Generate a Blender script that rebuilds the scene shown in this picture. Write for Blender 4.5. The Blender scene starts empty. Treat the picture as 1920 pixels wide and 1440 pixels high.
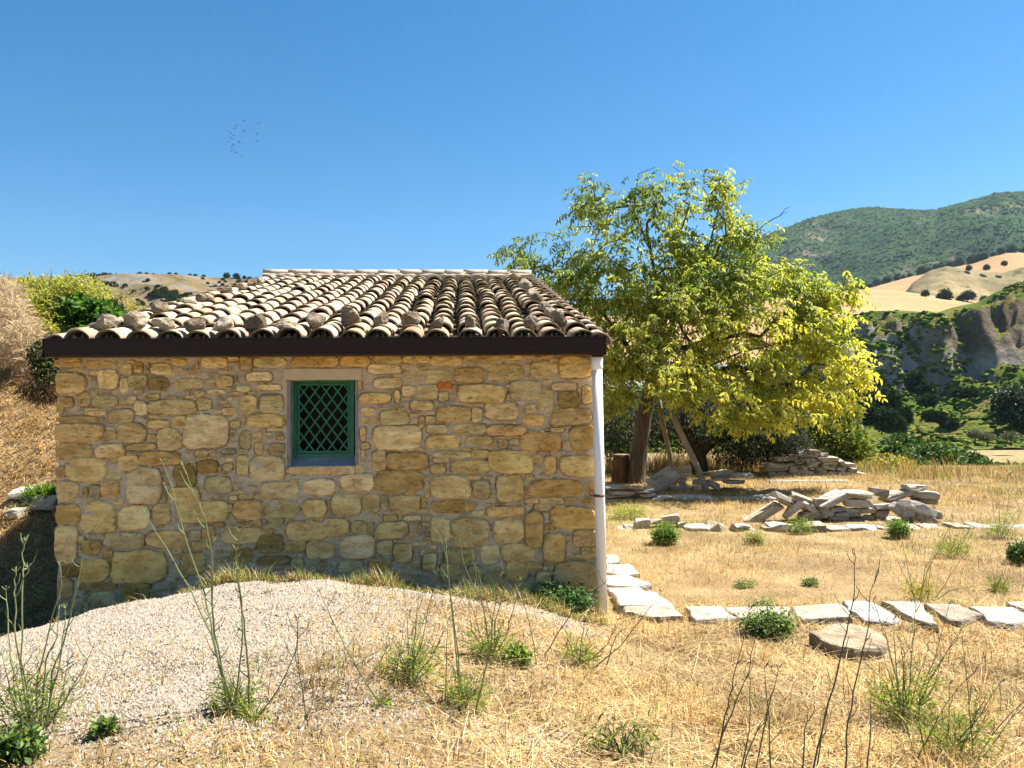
import bpy, bmesh, math, random
import numpy as np
from mathutils import Vector, Matrix, noise as mnoise

scene = bpy.context.scene
R = math.radians
random.seed(7)
rng = np.random.default_rng(7)

# ------------------------------------------------------------------ camera
FPX = 1444.0                      # focal length in photo pixels (photo 1920 x 1440)
CAM = Vector((0.0, 0.0, 1.85))
PITCH, ROLL = R(1.8), R(-0.55)
cam_data = bpy.data.cameras.new('camera')
cam = bpy.data.objects.new('camera', cam_data)
scene.collection.objects.link(cam)
CROT = Matrix.Rotation(R(90) + PITCH, 3, 'X') @ Matrix.Rotation(ROLL, 3, 'Z')
cam.matrix_world = Matrix.Translation(CAM) @ CROT.to_4x4()
cam_data.sensor_width = 36.0
cam_data.lens = 36.0 * FPX / 1920.0
cam_data.clip_start = 0.05
cam_data.clip_end = 20000
scene.camera = cam
CR, CU, CF = CROT.col[0].copy(), CROT.col[1].copy(), -CROT.col[2].copy()

# ------------------------------------------------------------------ light
SUN_EL, SUN_AZ = 56.0, 23.0       # azimuth from +X (right) towards +Y (away)
SUN = Vector((math.cos(R(SUN_AZ)) * math.cos(R(SUN_EL)), math.sin(R(SUN_AZ)) * math.cos(R(SUN_EL)), math.sin(R(SUN_EL))))
world = bpy.data.worlds.new('World')
scene.world = world
world.use_nodes = True
wn = world.node_tree.nodes
bg = wn['Background']
sky = wn.new('ShaderNodeTexSky')
sky.sky_type = 'NISHITA'
sky.sun_disc = False
sky.sun_elevation = R(SUN_EL)
sky.sun_rotation = R(90 - SUN_AZ)
sky.altitude = 300
sky.air_density = 1.0
sky.dust_density = 0.25
sky.ozone_density = 3.0
hs = wn.new('ShaderNodeHueSaturation')
hs.inputs['Hue'].default_value = 0.493
hs.inputs['Saturation'].default_value = 1.40
hs.inputs['Value'].default_value = 0.69
world.node_tree.links.new(sky.outputs[0], hs.inputs['Color'])
world.node_tree.links.new(hs.outputs[0], bg.inputs[0])
bg.inputs[1].default_value = 0.05
sun_data = bpy.data.lights.new('sun', 'SUN')
sun_data.energy = 3.7
sun_data.angle = R(0.53)
sun_data.color = (1.0, 0.95, 0.87)
sun_ob = bpy.data.objects.new('sun', sun_data)
scene.collection.objects.link(sun_ob)
sun_ob.rotation_mode = 'QUATERNION'
sun_ob.rotation_quaternion = SUN.to_track_quat('Z', 'Y')
sun_ob.location = (20, 8, 30)
vs = scene.view_settings
vs.view_transform = 'Standard'
vs.look = 'None'
vs.gamma = 1.0
vs.use_curve_mapping = False
vs.exposure = 2.13
scene.render.engine = 'CYCLES'
scene.cycles.use_denoising = True
scene.cycles.max_bounces = 8
scene.cycles.diffuse_bounces = 4
scene.cycles.transparent_max_bounces = 6
scene.cycles.volume_bounces = 0

# ------------------------------------------------------------------ helpers
def ray(px, py):
    return CF * FPX + CR * (px - 960.0) - CU * (py - 720.0)
def P(px, py, depth):
    d = ray(px, py)
    return CAM + d * (depth / d.y)
def proj(p):
    d = Vector(p) - CAM
    k = FPX / d.dot(CF)
    return 960 + d.dot(CR) * k, 720 - d.dot(CU) * k

def _hash(ix, iy, seed):
    n = (ix.astype(np.int64) * 374761393 + iy.astype(np.int64) * 668265263 + seed * 1442695041) & 0x7fffffff
    n = ((n ^ (n >> 13)) * 1274126177) & 0x7fffffff
    n = (n ^ (n >> 16)) & 0xffff
    return n / 65535.0
def vnoise(x, y, seed=0):
    x = np.asarray(x, float); y = np.asarray(y, float)
    ix = np.floor(x); iy = np.floor(y)
    fx = x - ix; fy = y - iy
    fx = fx * fx * (3 - 2 * fx); fy = fy * fy * (3 - 2 * fy)
    a = _hash(ix, iy, seed); b = _hash(ix + 1, iy, seed); c = _hash(ix, iy + 1, seed); d = _hash(ix + 1, iy + 1, seed)
    return (a * (1 - fx) + b * fx) * (1 - fy) + (c * (1 - fx) + d * fx) * fy
def fbm(x, y, seed=0, octv=4):
    s = 0; amp = .5; x = np.asarray(x, float); y = np.asarray(y, float)
    for k in range(octv):
        s = s + amp * (vnoise(x, y, seed + k * 17) - .5)
        x = x * 2.03 + 3.1; y = y * 2.03 + 1.7; amp *= .5
    return s * 2
def S(a, b, t):
    t = np.clip((np.asarray(t, float) - a) / (b - a), 0, 1)
    return t * t * (3 - 2 * t)

MOUND = ([-9, -5.2, -4.1, -3.3, -2.6, -2.1, -1.5, -1.0, -0.4, 0.2, 0.7, 1.2, 2.2], [-.2, -.12, .07, .29, .44, .51, .53, .49, .38, .26, .13, .04, 0])
BANK = ([6.6, 8.4, 9.4, 10.3, 13, 16, 18, 24, 60, 120], [-.35, .08, .42, .85, 2.55, 4.5, 4.6, 3.9, 0, -4])
def gz(x, y):
    x = np.asarray(x, float); y = np.asarray(y, float)
    z = 0.24 * (1 - S(1.5, 6.4, y))
    H = np.interp(x, *MOUND)
    yc = 6.02 + .1 * (x > 0)
    g = np.where(y < yc, 1 - .62 * S(0, 3.6, yc - y), 1 - S(0, .62, y - yc))
    z = z + H * g * S(-3, 1, y)
    z = z - .22 * (1 - S(-3.9, -2.4, x)) * S(6.1, 6.7, y) * (1 - S(7.2, 8.6, y))
    bank = np.interp(y, *BANK) * (1 - S(-5.1, -3.2, x)) * S(6.4, 7.6, y) * (1 - .42 * S(-.62, -.50, x / np.maximum(y, 1)) * S(11, 15, y))
    z = z + bank
    edge = 21.5 + 1.5 * fbm(x * .15, y * 0, 5)
    z = z - 7.2 * S(0, 42, y - edge) * S(-8, 2, x)
    z = z - 2.0 * S(18, 40, x) * (1 - S(30, 60, y))
    z = z + .045 * fbm(x * 1.1, y * 1.1, 11) + .03 * fbm(x * 4, y * 4, 23, 3) * (1 - S(20, 40, y))
    return z
def gz1(x, y): return float(gz(np.array([x]), np.array([y]))[0])
def ghit(px, py, dmin=1.5, dmax=60):
    d = ray(px, py); d = d / d.y
    t = dmin
    while t < dmax:
        p = CAM + d * t
        if p.z <= gz1(p.x, p.y): break
        t += .04
    return CAM + d * t

LINK = scene.collection.objects.link
def tag(o, label=None, cat=None, group=None, kind=None):
    if label: o['label'] = label
    if cat: o['category'] = cat
    if group: o['group'] = group
    if kind: o['kind'] = kind
    return o
def empty(name, loc=(0, 0, 0), rz=0.0, label=None, cat=None, group=None):
    o = bpy.data.objects.new(name, None)
    o.empty_display_size = .1
    o.location = loc; o.rotation_euler = (0, 0, rz)
    LINK(o)
    return tag(o, label, cat, group)
def obj(name, me, mat=None, parent=None, loc=(0, 0, 0), smooth=False, color=None):
    o = bpy.data.objects.new(name, me)
    LINK(o)
    if mat is not None and not me.materials:
        for m in (mat if isinstance(mat, (list, tuple)) else [mat]): me.materials.append(m)
    if parent: o.parent = parent
    o.location = loc
    if smooth: me.polygons.foreach_set('use_smooth', [True] * len(me.polygons))
    if color is not None: o.color = (*color, 1)
    return o
def mesh(name, verts, faces, col=None, smooth=False):
    """verts Nx3; faces list of tuples or an MxK array."""
    me = bpy.data.meshes.new(name)
    if isinstance(faces, np.ndarray):
        v = np.asarray(verts, np.float32); f = faces.astype(np.int32)
        m, k = f.shape
        me.vertices.add(len(v)); me.vertices.foreach_set('co', v.ravel())
        me.loops.add(m * k); me.loops.foreach_set('vertex_index', f.ravel())
        me.polygons.add(m); me.polygons.foreach_set('loop_start', np.arange(0, m * k, k, dtype=np.int32))
        me.update(calc_edges=True)
    else:
        me.from_pydata([tuple(v) for v in verts], [], faces)
        me.update()
    if col is not None:
        a = me.color_attributes.new('Col', 'FLOAT_COLOR', 'POINT')
        c = np.ones((len(me.vertices), 4), np.float32); c[:, :3] = col
        a.data.foreach_set('color', c.ravel())
    if smooth: me.polygons.foreach_set('use_smooth', np.ones(len(me.polygons), bool))
    return me
def bm_mesh(name, bm):
    me = bpy.data.meshes.new(name); bm.to_mesh(me); bm.free(); me.update(); return me
def box_vf(x0, y0, z0, x1, y1, z1, base=0):
    v = [(x0, y0, z0), (x1, y0, z0), (x1, y1, z0), (x0, y1, z0), (x0, y0, z1), (x1, y0, z1), (x1, y1, z1), (x0, y1, z1)]
    f = [(0, 3, 2, 1), (4, 5, 6, 7), (0, 1, 5, 4), (1, 2, 6, 5), (2, 3, 7, 6), (3, 0, 4, 7)]
    return v, [tuple(i + base for i in q) for q in f]
def boxes(name, bl):
    V, F = [], []
    for b in bl:
        v, f = box_vf(*b, base=len(V)); V += v; F += f
    return mesh(name, V, F)
def tube_vf(pts, radii, n=6, base=0, cap=True):
    V, F = [], []
    pts = [Vector(p) for p in pts]
    prev = None
    for i, p in enumerate(pts):
        t = (pts[min(i + 1, len(pts) - 1)] - pts[max(i - 1, 0)])
        if t.length < 1e-9: t = Vector((0, 0, 1))
        t.normalize()
        if prev is None:
            a = t.orthogonal().normalized()
        else:
            a = (prev - t * prev.dot(t))
            a = a.normalized() if a.length > 1e-6 else t.orthogonal().normalized()
        prev = a; b = t.cross(a)
        for k in range(n):
            an = 2 * math.pi * k / n
            V.append(tuple(p + (a * math.cos(an) + b * math.sin(an)) * radii[i]))
    for i in range(len(pts) - 1):
        for k in range(n):
            k2 = (k + 1) % n
            F.append((base + i * n + k, base + i * n + k2, base + (i + 1) * n + k2, base + (i + 1) * n + k))
    if cap:
        F.append(tuple(base + k for k in reversed(range(n))))
        F.append(tuple(base + (len(pts) - 1) * n + k for k in range(n)))
    return V, F

# ------------------------------------------------------------------ materials
def nodes(name):
    m = bpy.data.materials.new(name); m.use_nodes = True
    nt = m.node_tree; b = nt.nodes['Principled BSDF']
    return m, nt, nt.nodes, nt.links, b
def N(nt, typ, **kw):
    n = nt.nodes.new(typ)
    for k, v in kw.items():
        if k in n.inputs.keys(): n.inputs[k].default_value = v
        else: setattr(n, k, v)
    return n
def ramp(nt, src, stops):
    r = nt.nodes.new('ShaderNodeValToRGB')
    while len(r.color_ramp.elements) < len(stops): r.color_ramp.elements.new(.5)
    for e, (p, c) in zip(r.color_ramp.elements, stops):
        e.position = p; e.color = (*c, 1) if len(c) == 3 else c
    nt.links.new(src, r.inputs[0]); return r
def mixc(nt, fac, a, b, blend='MIX'):
    m = nt.nodes.new('ShaderNodeMix'); m.data_type = 'RGBA'; m.blend_type = blend
    for sock, val in ((m.inputs[0], fac), (m.inputs[6], a), (m.inputs[7], b)):
        if hasattr(val, 'links'): nt.links.new(val, sock)
        elif isinstance(val, (int, float)): sock.default_value = val
        else: sock.default_value = (*val, 1)
    return m.outputs[2]
def noise_tex(nt, vec, scale, detail=4, rough=.55):
    n = N(nt, 'ShaderNodeTexNoise', Scale=scale, Detail=detail, Roughness=rough)
    if vec is not None: nt.links.new(vec, n.inputs['Vector'])
    return n.outputs[0]
def bump(nt, height, strength, dist, bsdf, normal=None):
    b = N(nt, 'ShaderNodeBump', Strength=strength, Distance=dist)
    nt.links.new(height, b.inputs['Height'])
    if normal is not None: nt.links.new(normal, b.inputs['Normal'])
    nt.links.new(b.outputs[0], bsdf.inputs['Normal']); return b.outputs[0]
def mapping(nt, vec, scale):
    m = N(nt, 'ShaderNodeMapping'); m.inputs['Scale'].default_value = scale
    nt.links.new(vec, m.inputs['Vector']); return m.outputs[0]

def plain(name, col, rough=.6, spec=.3, metallic=0, var=.15, scale=20, bmp=0.0):
    m, nt, n, l, b = nodes(name)
    tc = N(nt, 'ShaderNodeTexCoord')
    f = noise_tex(nt, tc.outputs['Object'], scale)
    c = ramp(nt, f, [(.25, tuple(x * (1 - var) for x in col)), (.75, tuple(min(1, x * (1 + var)) for x in col))])
    l.new(c.outputs[0], b.inputs['Base Color'])
    b.inputs['Roughness'].default_value = rough; b.inputs['Metallic'].default_value = metallic
    b.inputs['Specular IOR Level'].default_value = spec
    if bmp: bump(nt, f, bmp, .02, b)
    return m

def rock_mat(name, bed=(1, 1, 3.2), scale=1.0, dark=(.42, .36, .28), blotch=.55, bmp=.6, tint=None, gain=None):
    """Rock coloured by the object's own colour, with bedding streaks, blotches and rough relief."""
    m, nt, n, l, b = nodes(name)
    tc = N(nt, 'ShaderNodeTexCoord'); oi = N(nt, 'ShaderNodeObjectInfo')
    off = N(nt, 'ShaderNodeVectorMath', operation='MULTIPLY_ADD')
    cmb = N(nt, 'ShaderNodeCombineXYZ')
    for i in range(3): l.new(oi.outputs['Random'], cmb.inputs[i])
    l.new(cmb.outputs[0], off.inputs[0]); off.inputs[1].default_value = (37, 53, 71)
    l.new(tc.outputs['Object'], off.inputs[2])
    v = off.outputs[0]
    vb = mapping(nt, v, tuple(x * scale for x in bed))
    n1 = noise_tex(nt, vb, 4.5, 6, .6)
    n2 = noise_tex(nt, v, 9 * scale, 8, .68)
    n3 = noise_tex(nt, vb, 14, 6, .65)
    base = oi.outputs['Color']
    if tint is not None: base = mixc(nt, 1.0, base, tint, 'MULTIPLY')
    c1 = mixc(nt, ramp(nt, n1, [(.40, (0, 0, 0)), (.60, (1, 1, 1))]).outputs[0], mixc(nt, 1., base, dark, 'MULTIPLY'), base)
    c1 = mixc(nt, blotch, base, c1)
    pale = mixc(nt, .4, base, (.62, .54, .40))
    c2 = mixc(nt, ramp(nt, n2, [(.55, (0, 0, 0)), (.75, (.75, .75, .75))]).outputs[0], c1, pale)
    grit = ramp(nt, n3, [(.30, (.42, .38, .33)), (.44, (.97, .97, .97)), (.7, (1.15, 1.13, 1.1))])
    c3 = mixc(nt, .85, c2, grit.outputs[0], 'MULTIPLY')
    if gain: c3 = mixc(nt, 1., c3, gain, 'MULTIPLY')
    l.new(c3, b.inputs['Base Color'])
    b.inputs['Roughness'].default_value = .9; b.inputs['Specular IOR Level'].default_value = .2
    add = N(nt, 'ShaderNodeMath', operation='MULTIPLY_ADD'); add.inputs[1].default_value = .6
    l.new(n2, add.inputs[0]); l.new(n3, add.inputs[2])
    add2 = N(nt, 'ShaderNodeMath', operation='MULTIPLY_ADD'); add2.inputs[1].default_value = 1.4
    l.new(n1, add2.inputs[0]); l.new(add.outputs[0], add2.inputs[2])
    bump(nt, add2.outputs[0], bmp, .05, b)
    return m

def leaf_mat(name, trans=.4, rough=.5, spec=.35, tint=(1.15, 1.1, .6)):
    m, nt, n, l, b = nodes(name)
    at = N(nt, 'ShaderNodeAttribute', attribute_name='Col'); oi = N(nt, 'ShaderNodeObjectInfo')
    c = mixc(nt, 1., at.outputs[0], oi.outputs['Color'], 'MULTIPLY')
    l.new(c, b.inputs['Base Color']); b.inputs['Roughness'].default_value = rough
    b.inputs['Specular IOR Level'].default_value = spec
    tr = N(nt, 'ShaderNodeBsdfTranslucent')
    tc = mixc(nt, 1., c, tint, 'MULTIPLY')
    l.new(tc, tr.inputs[0])
    mx = N(nt, 'ShaderNodeMixShader'); mx.inputs[0].default_value = trans
    l.new(b.outputs[0], mx.inputs[1]); l.new(tr.outputs[0], mx.inputs[2])
    l.new(mx.outputs[0], n['Material Output'].inputs[0])
    return m

M = {}
M['stone'] = rock_mat('sandstone', bed=(1, 1, 2.2), blotch=.75, bmp=.9)
M['wall_stone'] = rock_mat('wall_sandstone', bed=(1, 1, 2.2), blotch=.7, bmp=.9, dark=(.58, .48, .36), gain=(1.58, 1.53, 1.31))
M['lime'] = rock_mat('pale_limestone', bed=(1, 1, 4), blotch=.65, bmp=.9, dark=(.55, .5, .43))
M['leaf'] = leaf_mat('leaf', trans=.54)
M['leaf_dull'] = leaf_mat('leaf_dull', trans=.22, rough=.6, spec=.2)
M['straw'] = leaf_mat('straw', trans=.25, rough=.6, spec=.2, tint=(1.05, 1.0, .85))
M['far_leaf'] = leaf_mat('far_scrub', trans=.1, rough=1.0, spec=.0)
M['gutter'] = plain('dark_brown_painted_metal', (.018, .007, .0045), .3, .2, var=.1)
M['pvc'] = plain('white_plastic', (.86, .82, .81), .35, .45, var=.04, scale=6)
M['rust'] = plain('rusty_clamp', (.16, .075, .04), .7, .3, var=.4)
M['green'] = plain('green_paint', (.007, .135, .072), .42, .4, var=.3, scale=14)
M['timber'] = plain('weathered_timber', (.22, .17, .11), .85, .15, var=.3, scale=9, bmp=.4)
M['dark'] = plain('interior_shade', (.02, .018, .016), .9, .1)  # near-black colour standing for the unlit room
# ------------------------------------------------------------------ ground
def axis(segs):
    out = []
    for a, b, s in segs: out.append(np.arange(a, b, s))
    return np.concatenate(out + [[segs[-1][1]]])
gx = np.concatenate([-np.geomspace(3000, 14.5, 34), axis([(-14, -8, .25), (-8, 8, .08), (8, 18, .16)]), np.geomspace(18.6, 3000, 40)])
gy = np.concatenate([axis([(-40, -4, 4), (-4, 2, .5), (2, 9, .07), (9, 22, .12), (22, 40, .4)]), np.geomspace(41, 3500, 60)])
X, Y = np.meshgrid(gx, gy)
Z = gz(X, Y)
nxg, nyg = len(gx), len(gy)
idx = np.arange(nxg * nyg).reshape(nyg, nxg)
quads = np.stack([idx[:-1, :-1], idx[:-1, 1:], idx[1:, 1:], idx[1:, :-1]], -1).reshape(-1, 4)

def gravel_mask(x, y):
    """1 where the heap of white gravel lies bare."""
    m = (1 - S(-1.9, -.2, x + .5 * fbm(x * 1.2, y * 1.2, 41))) * S(2.9, 4.0, y + .55 * fbm(x * .9, y * .9, 43) + .22 * np.clip(-x - 2.6, 0, 2)) * (1 - S(6.2, 6.5, y)) * S(-6.5, -5, x)
    ridge = (1 - S(.25, .8, x)) * S(5.6, 5.9, y) * (1 - S(6.05, 6.3, y)) * S(-3, -1, x) * .75
    return np.clip(np.maximum(m, ridge), 0, 1)
def ground_mat():
    m, nt, n, l, b = nodes('dry_ground')
    geo = N(nt, 'ShaderNodeNewGeometry')
    v = geo.outputs['Position']
    at = N(nt, 'ShaderNodeAttribute', attribute_name='Col')
    sep = N(nt, 'ShaderNodeSeparateColor'); l.new(at.outputs[0], sep.inputs[0])
    f1 = noise_tex(nt, v, 1.3, 6); f2 = noise_tex(nt, v, 42, 6, .7)
    straw = ramp(nt, f1, [(.3, (.18, .12, .058)), (.5, (.285, .20, .098)), (.7, (.385, .285, .152))]).outputs[0]
    straw = mixc(nt, .85, straw, ramp(nt, f2, [(.32, (.25, .21, .17)), (.5, (.95, .95, .95)), (.75, (1.25, 1.2, 1.1))]).outputs[0], 'MULTIPLY')
    grav = ramp(nt, f2, [(.25, (.15, .12, .085)), (.45, (.28, .23, .17)), (.7, (.36, .30, .235))]).outputs[0]
    c = mixc(nt, sep.outputs[0], straw, grav)
    f3 = noise_tex(nt, v, .12, 5, .6)
    green = ramp(nt, f3, [(.35, (.30, .22, .09)), (.48, (.13, .15, .03)), (.7, (.055, .10, .018))]).outputs[0]
    c = mixc(nt, sep.outputs[1], c, green)
    l.new(c, b.inputs['Base Color']); b.inputs['Roughness'].default_value = .95
    b.inputs['Specular IOR Level'].default_value = .1
    bump(nt, f2, .8, .03, b)
    return m
M['ground'] = ground_mat()
gcol = np.zeros((nxg * nyg, 3), np.float32)
gcol[:, 0] = gravel_mask(X.ravel(), Y.ravel())
gcol[:, 1] = S(26, 45, Y.ravel()) * S(0, 6, X.ravel()) * (1 - .9 * S(112, 126, Y.ravel() + 10 * fbm(X.ravel() * .05, Y.ravel() * .05, 3)))
g = obj('ground', mesh('ground', np.stack([X.ravel(), Y.ravel(), Z.ravel()], -1), quads, gcol, True), M['ground'])
tag(g, 'dry straw-covered yard with a bank on one side and valley beyond', kind='structure')

# ------------------------------------------------------------------ hills
class Hill:
    def __init__(s, name, sky, d0, d1, z0, shape, amp, fs, mat, seed, nx=180, nv=90, back=.35, label=None, amp_edge=.15, gully=0, gs=14):
        s.gully = gully; s.gs = gs
        s.sky = sky; s.d0 = d0; s.d1 = d1; s.z0 = z0; s.shape = shape; s.amp = amp; s.fs = fs; s.seed = seed; s.ae = amp_edge
        s.p0, s.p1 = sky[0][0], sky[-1][0]
        u = np.linspace(0, 1, nx); v = np.linspace(0, 1 + back, nv)
        U, V = np.meshgrid(u, v)
        pts = s.pos(U.ravel(), V.ravel())
        ii = np.arange(nx * nv).reshape(nv, nx)
        q = np.stack([ii[:-1, :-1], ii[:-1, 1:], ii[1:, 1:], ii[1:, :-1]], -1).reshape(-1, 4)
        s.ob = obj(name, mesh(name, pts, q, None, True), mat)
        tag(s.ob, label, kind='structure')
    def pos(s, u, v):
        px = s.p0 + (s.p1 - s.p0) * u
        py = np.interp(px, [a for a, b in s.sky], [b for a, b in s.sky])
        a = px - 960.0; b = py - 720.0
        dx = CF.x * FPX + CR.x * a - CU.x * b; dy = CF.y * FPX + CR.y * a - CU.y * b; dz = CF.z * FPX + CR.z * a - CU.z * b
        zc = CAM.z + dz / dy * s.d1
        y = s.d0 + (s.d1 - s.d0) * v
        x = CAM.x + dx / dy * y
        vv = v + (.07 * fbm(x / 34, x * 0 + 2.2, s.seed + 21, 3) + .03 * fbm(x / 7, y / 7, s.seed + 23, 2) if s.gully else 0)
        fr = np.interp(vv, [p for p, q in s.shape], [q for p, q in s.shape])
        z = s.z0 + (zc - s.z0) * fr
        win = s.ae + (1 - s.ae) * np.clip(np.sin(np.clip(v, 0, 1) * math.pi) * 1.3, 0, 1)
        z = z + s.amp * fbm(x / s.fs, y / s.fs, s.seed, 6) * win
        if s.gully:
            gv = np.abs(fbm((x + 3 * fbm(x / 9, y / 9, s.seed + 3, 2)) / s.gs, y / (s.gs * 4), s.seed + 9, 4))
            cr = np.abs(fbm(x / 7, y / 7 + z / 6, s.seed + 31, 4)) * S(.45, .56, v) * (1 - S(.72, .85, v))
            z = z - 5.5 * cr
            z = z - s.gully * (1 - S(0, .28, gv)) * win * S(.35, .6, v) * (1 - S(.86, 1, v))
        return np.stack([x, y, z], -1)

def hill_mat(name, stops, fscale, spots=None, sscale=1, thr=(.5, .6), bmp=.5, bd=3.0):
    m, nt, n, l, b = nodes(name)
    geo = N(nt, 'ShaderNodeNewGeometry'); v = geo.outputs['Position']
    f1 = noise_tex(nt, v, fscale, 8, .62)
    c = ramp(nt, f1, stops).outputs[0]
    f2 = noise_tex(nt, v, sscale, 6, .65)
    if spots is not None:
        c = mixc(nt, ramp(nt, f2, [(thr[0], (0, 0, 0)), (thr[1], (1, 1, 1))]).outputs[0], c, spots)
    f3 = noise_tex(nt, v, sscale * 6, 5, .7)
    c = mixc(nt, .6, c, ramp(nt, f3, [(.25, (.6, .58, .55)), (.7, (1.12, 1.12, 1.1))]).outputs[0], 'MULTIPLY')
    l.new(c, b.inputs['Base Color']); b.inputs['Roughness'].default_value = .95
    b.inputs['Specular IOR Level'].default_value = .05
    bump(nt, f2, bmp, bd, b)
    return m
M['mountain'] = hill_mat('scrub_mountain', [(.32, (.022, .045, .015)), (.56, (.032, .06, .021)), (.62, (.07, .085, .038)), (.70, (.25, .185, .12))], .006, (.028, .052, .018), .03, (.5, .62), .6, 8)
M['wheat'] = hill_mat('stubble_field', [(.3, (.30, .185, .085)), (.7, (.38, .255, .125))], .02, (.26, .165, .075), .05, (.52, .75), .2, 1)
M['knoll'] = hill_mat('scrubby_knoll', [(.35, (.13, .105, .055)), (.5, (.22, .175, .085)), (.7, (.34, .26, .13))], .012, (.07, .075, .03), .05, (.55, .66), .6, 4)
M['rockhill'] = hill_mat('rocky_hillside', [(.3, (.065, .06, .03)), (.45, (.14, .105, .055)), (.62, (.20, .145, .08)), (.75, (.14, .12, .095))], .03, (.15, .137, .12), .022, (.50, .57), 1.0, 8)
def cliff_mat():
    m, nt, n, l, b = nodes('clay_cliff')
    geo = N(nt, 'ShaderNodeNewGeometry'); v = geo.outputs['Position']
    sep = N(nt, 'ShaderNodeSeparateXYZ'); l.new(geo.outputs['Normal'], sep.inputs[0])
    f1 = noise_tex(nt, v, .06, 7, .62); f2 = noise_tex(nt, v, .5, 6, .7); f4 = noise_tex(nt, v, .022, 4, .5)
    grass = ramp(nt, f1, [(.34, (.24, .18, .075)), (.44, (.17, .17, .035)), (.54, (.11, .155, .02)), (.66, (.06, .11, .016))]).outputs[0]
    clay = ramp(nt, f4, [(.40, (.12, .09, .055)), (.49, (.22, .18, .13)), (.57, (.38, .36, .335))]).outputs[0]
    add = N(nt, 'ShaderNodeMath', operation='MULTIPLY_ADD'); add.inputs[1].default_value = .35
    l.new(f2, add.inputs[0]); l.new(sep.outputs[2], add.inputs[2])
    k = ramp(nt, add.outputs[0], [(.76, (0, 0, 0)), (.88, (1, 1, 1))]).outputs[0]
    c = mixc(nt, k, clay, grass)
    c = mixc(nt, .7, c, ramp(nt, f2, [(.3, (.5, .48, .45)), (.65, (1.1, 1.1, 1.1))]).outputs[0], 'MULTIPLY')
    l.new(c, b.inputs['Base Color']); b.inputs['Roughness'].default_value = .95
    b.inputs['Specular IOR Level'].default_value = .05
    bump(nt, f2, 1.0, 2.2, b)
    return m
M['cliff'] = cliff_mat()

H_mtn = Hill('mountain', [(300, 690), (1000, 600), (1150, 560), (1250, 525), (1330, 480), (1400, 452), (1460, 431), (1520, 408), (1590, 393), (1640, 388), (1700, 393), (1750, 396), (1785, 386), (1830, 372), (1870, 361), (1920, 361), (2000, 372), (2300, 440), (2700, 520)],
             700, 2200, 60, [(0, 0), (.3, .22), (.6, .52), (.85, .87), (1, 1), (1.35, .7)], 95, 330, M['mountain'], 61, 260, 120, label='long scrub-covered green mountain with two summits', amp_edge=.04)
H_wheat2 = Hill('upper_field', [(1200, 600), (1400, 580), (1540, 570), (1600, 547), (1660, 531), (1720, 514), (1770, 502), (1820, 492), (1860, 479), (1890, 471), (1920, 472), (2050, 480), (2300, 500)],
                760, 1050, 70, [(0, 0), (1, 1), (1.35, .9)], 6, 120, M['wheat'], 71, 80, 40, label='pale stubble field climbing towards the mountain')
H_knoll = Hill('knoll', [(1560, 590), (1640, 570), (1690, 556), (1710, 530), (1745, 505), (1775, 497), (1810, 502), (1850, 509), (1880, 510), (1920, 499), (2000, 490), (2200, 500)],
               640, 800, 55, [(0, 0), (.4, .35), (1, 1), (1.35, .6)], 16, 60, M['knoll'], 77, 120, 60, label='rounded brown knoll between two stubble fields')
H_wheat1 = Hill('lower_field', [(900, 600), (1200, 590), (1380, 575), (1480, 555), (1560, 547), (1620, 543), (1680, 545), (1740, 553), (1800, 561), (1850, 566), (2000, 575), (2200, 590)],
                330, 620, 20, [(0, 0), (.5, .55), (1, 1), (1.35, .8)], 4, 90, M['wheat'], 83, 90, 50, label='golden stubble field above the clay cliff')
H_cliff = Hill('cliff', [(700, 760), (1250, 720), (1400, 690), (1500, 645), (1573, 602), (1624, 589), (1689, 582), (1754, 586), (1797, 572), (1833, 565), (1866, 547), (1898, 536), (1920, 528), (2000, 500), (2200, 440), (2500, 430)],
               150, 270, -7.5, [(0, 0), (.12, .05), (.3, .14), (.48, .27), (.56, .34), (.64, .76), (.74, .88), (1, 1), (1.35, .95)], 7, 22, M['cliff'], 91, 380, 220, label='grassy slope under a pale crumbling clay cliff', amp_edge=.03, gully=6, gs=18)
H_left = Hill('rocky_hill', [(-400, 545), (-100, 525), (60, 520), (180, 519), (240, 520), (310, 514), (350, 516), (400, 520), (440, 519), (480, 524), (560, 532), (700, 545), (1000, 600)],
              260, 600, 0, [(0, 0), (.5, .5), (.9, .92), (1, 1), (1.35, .8)], 22, 70, M['rockhill'], 103, 200, 120, label='dry rocky hillside dotted with dark bushes', amp_edge=.05)

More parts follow.
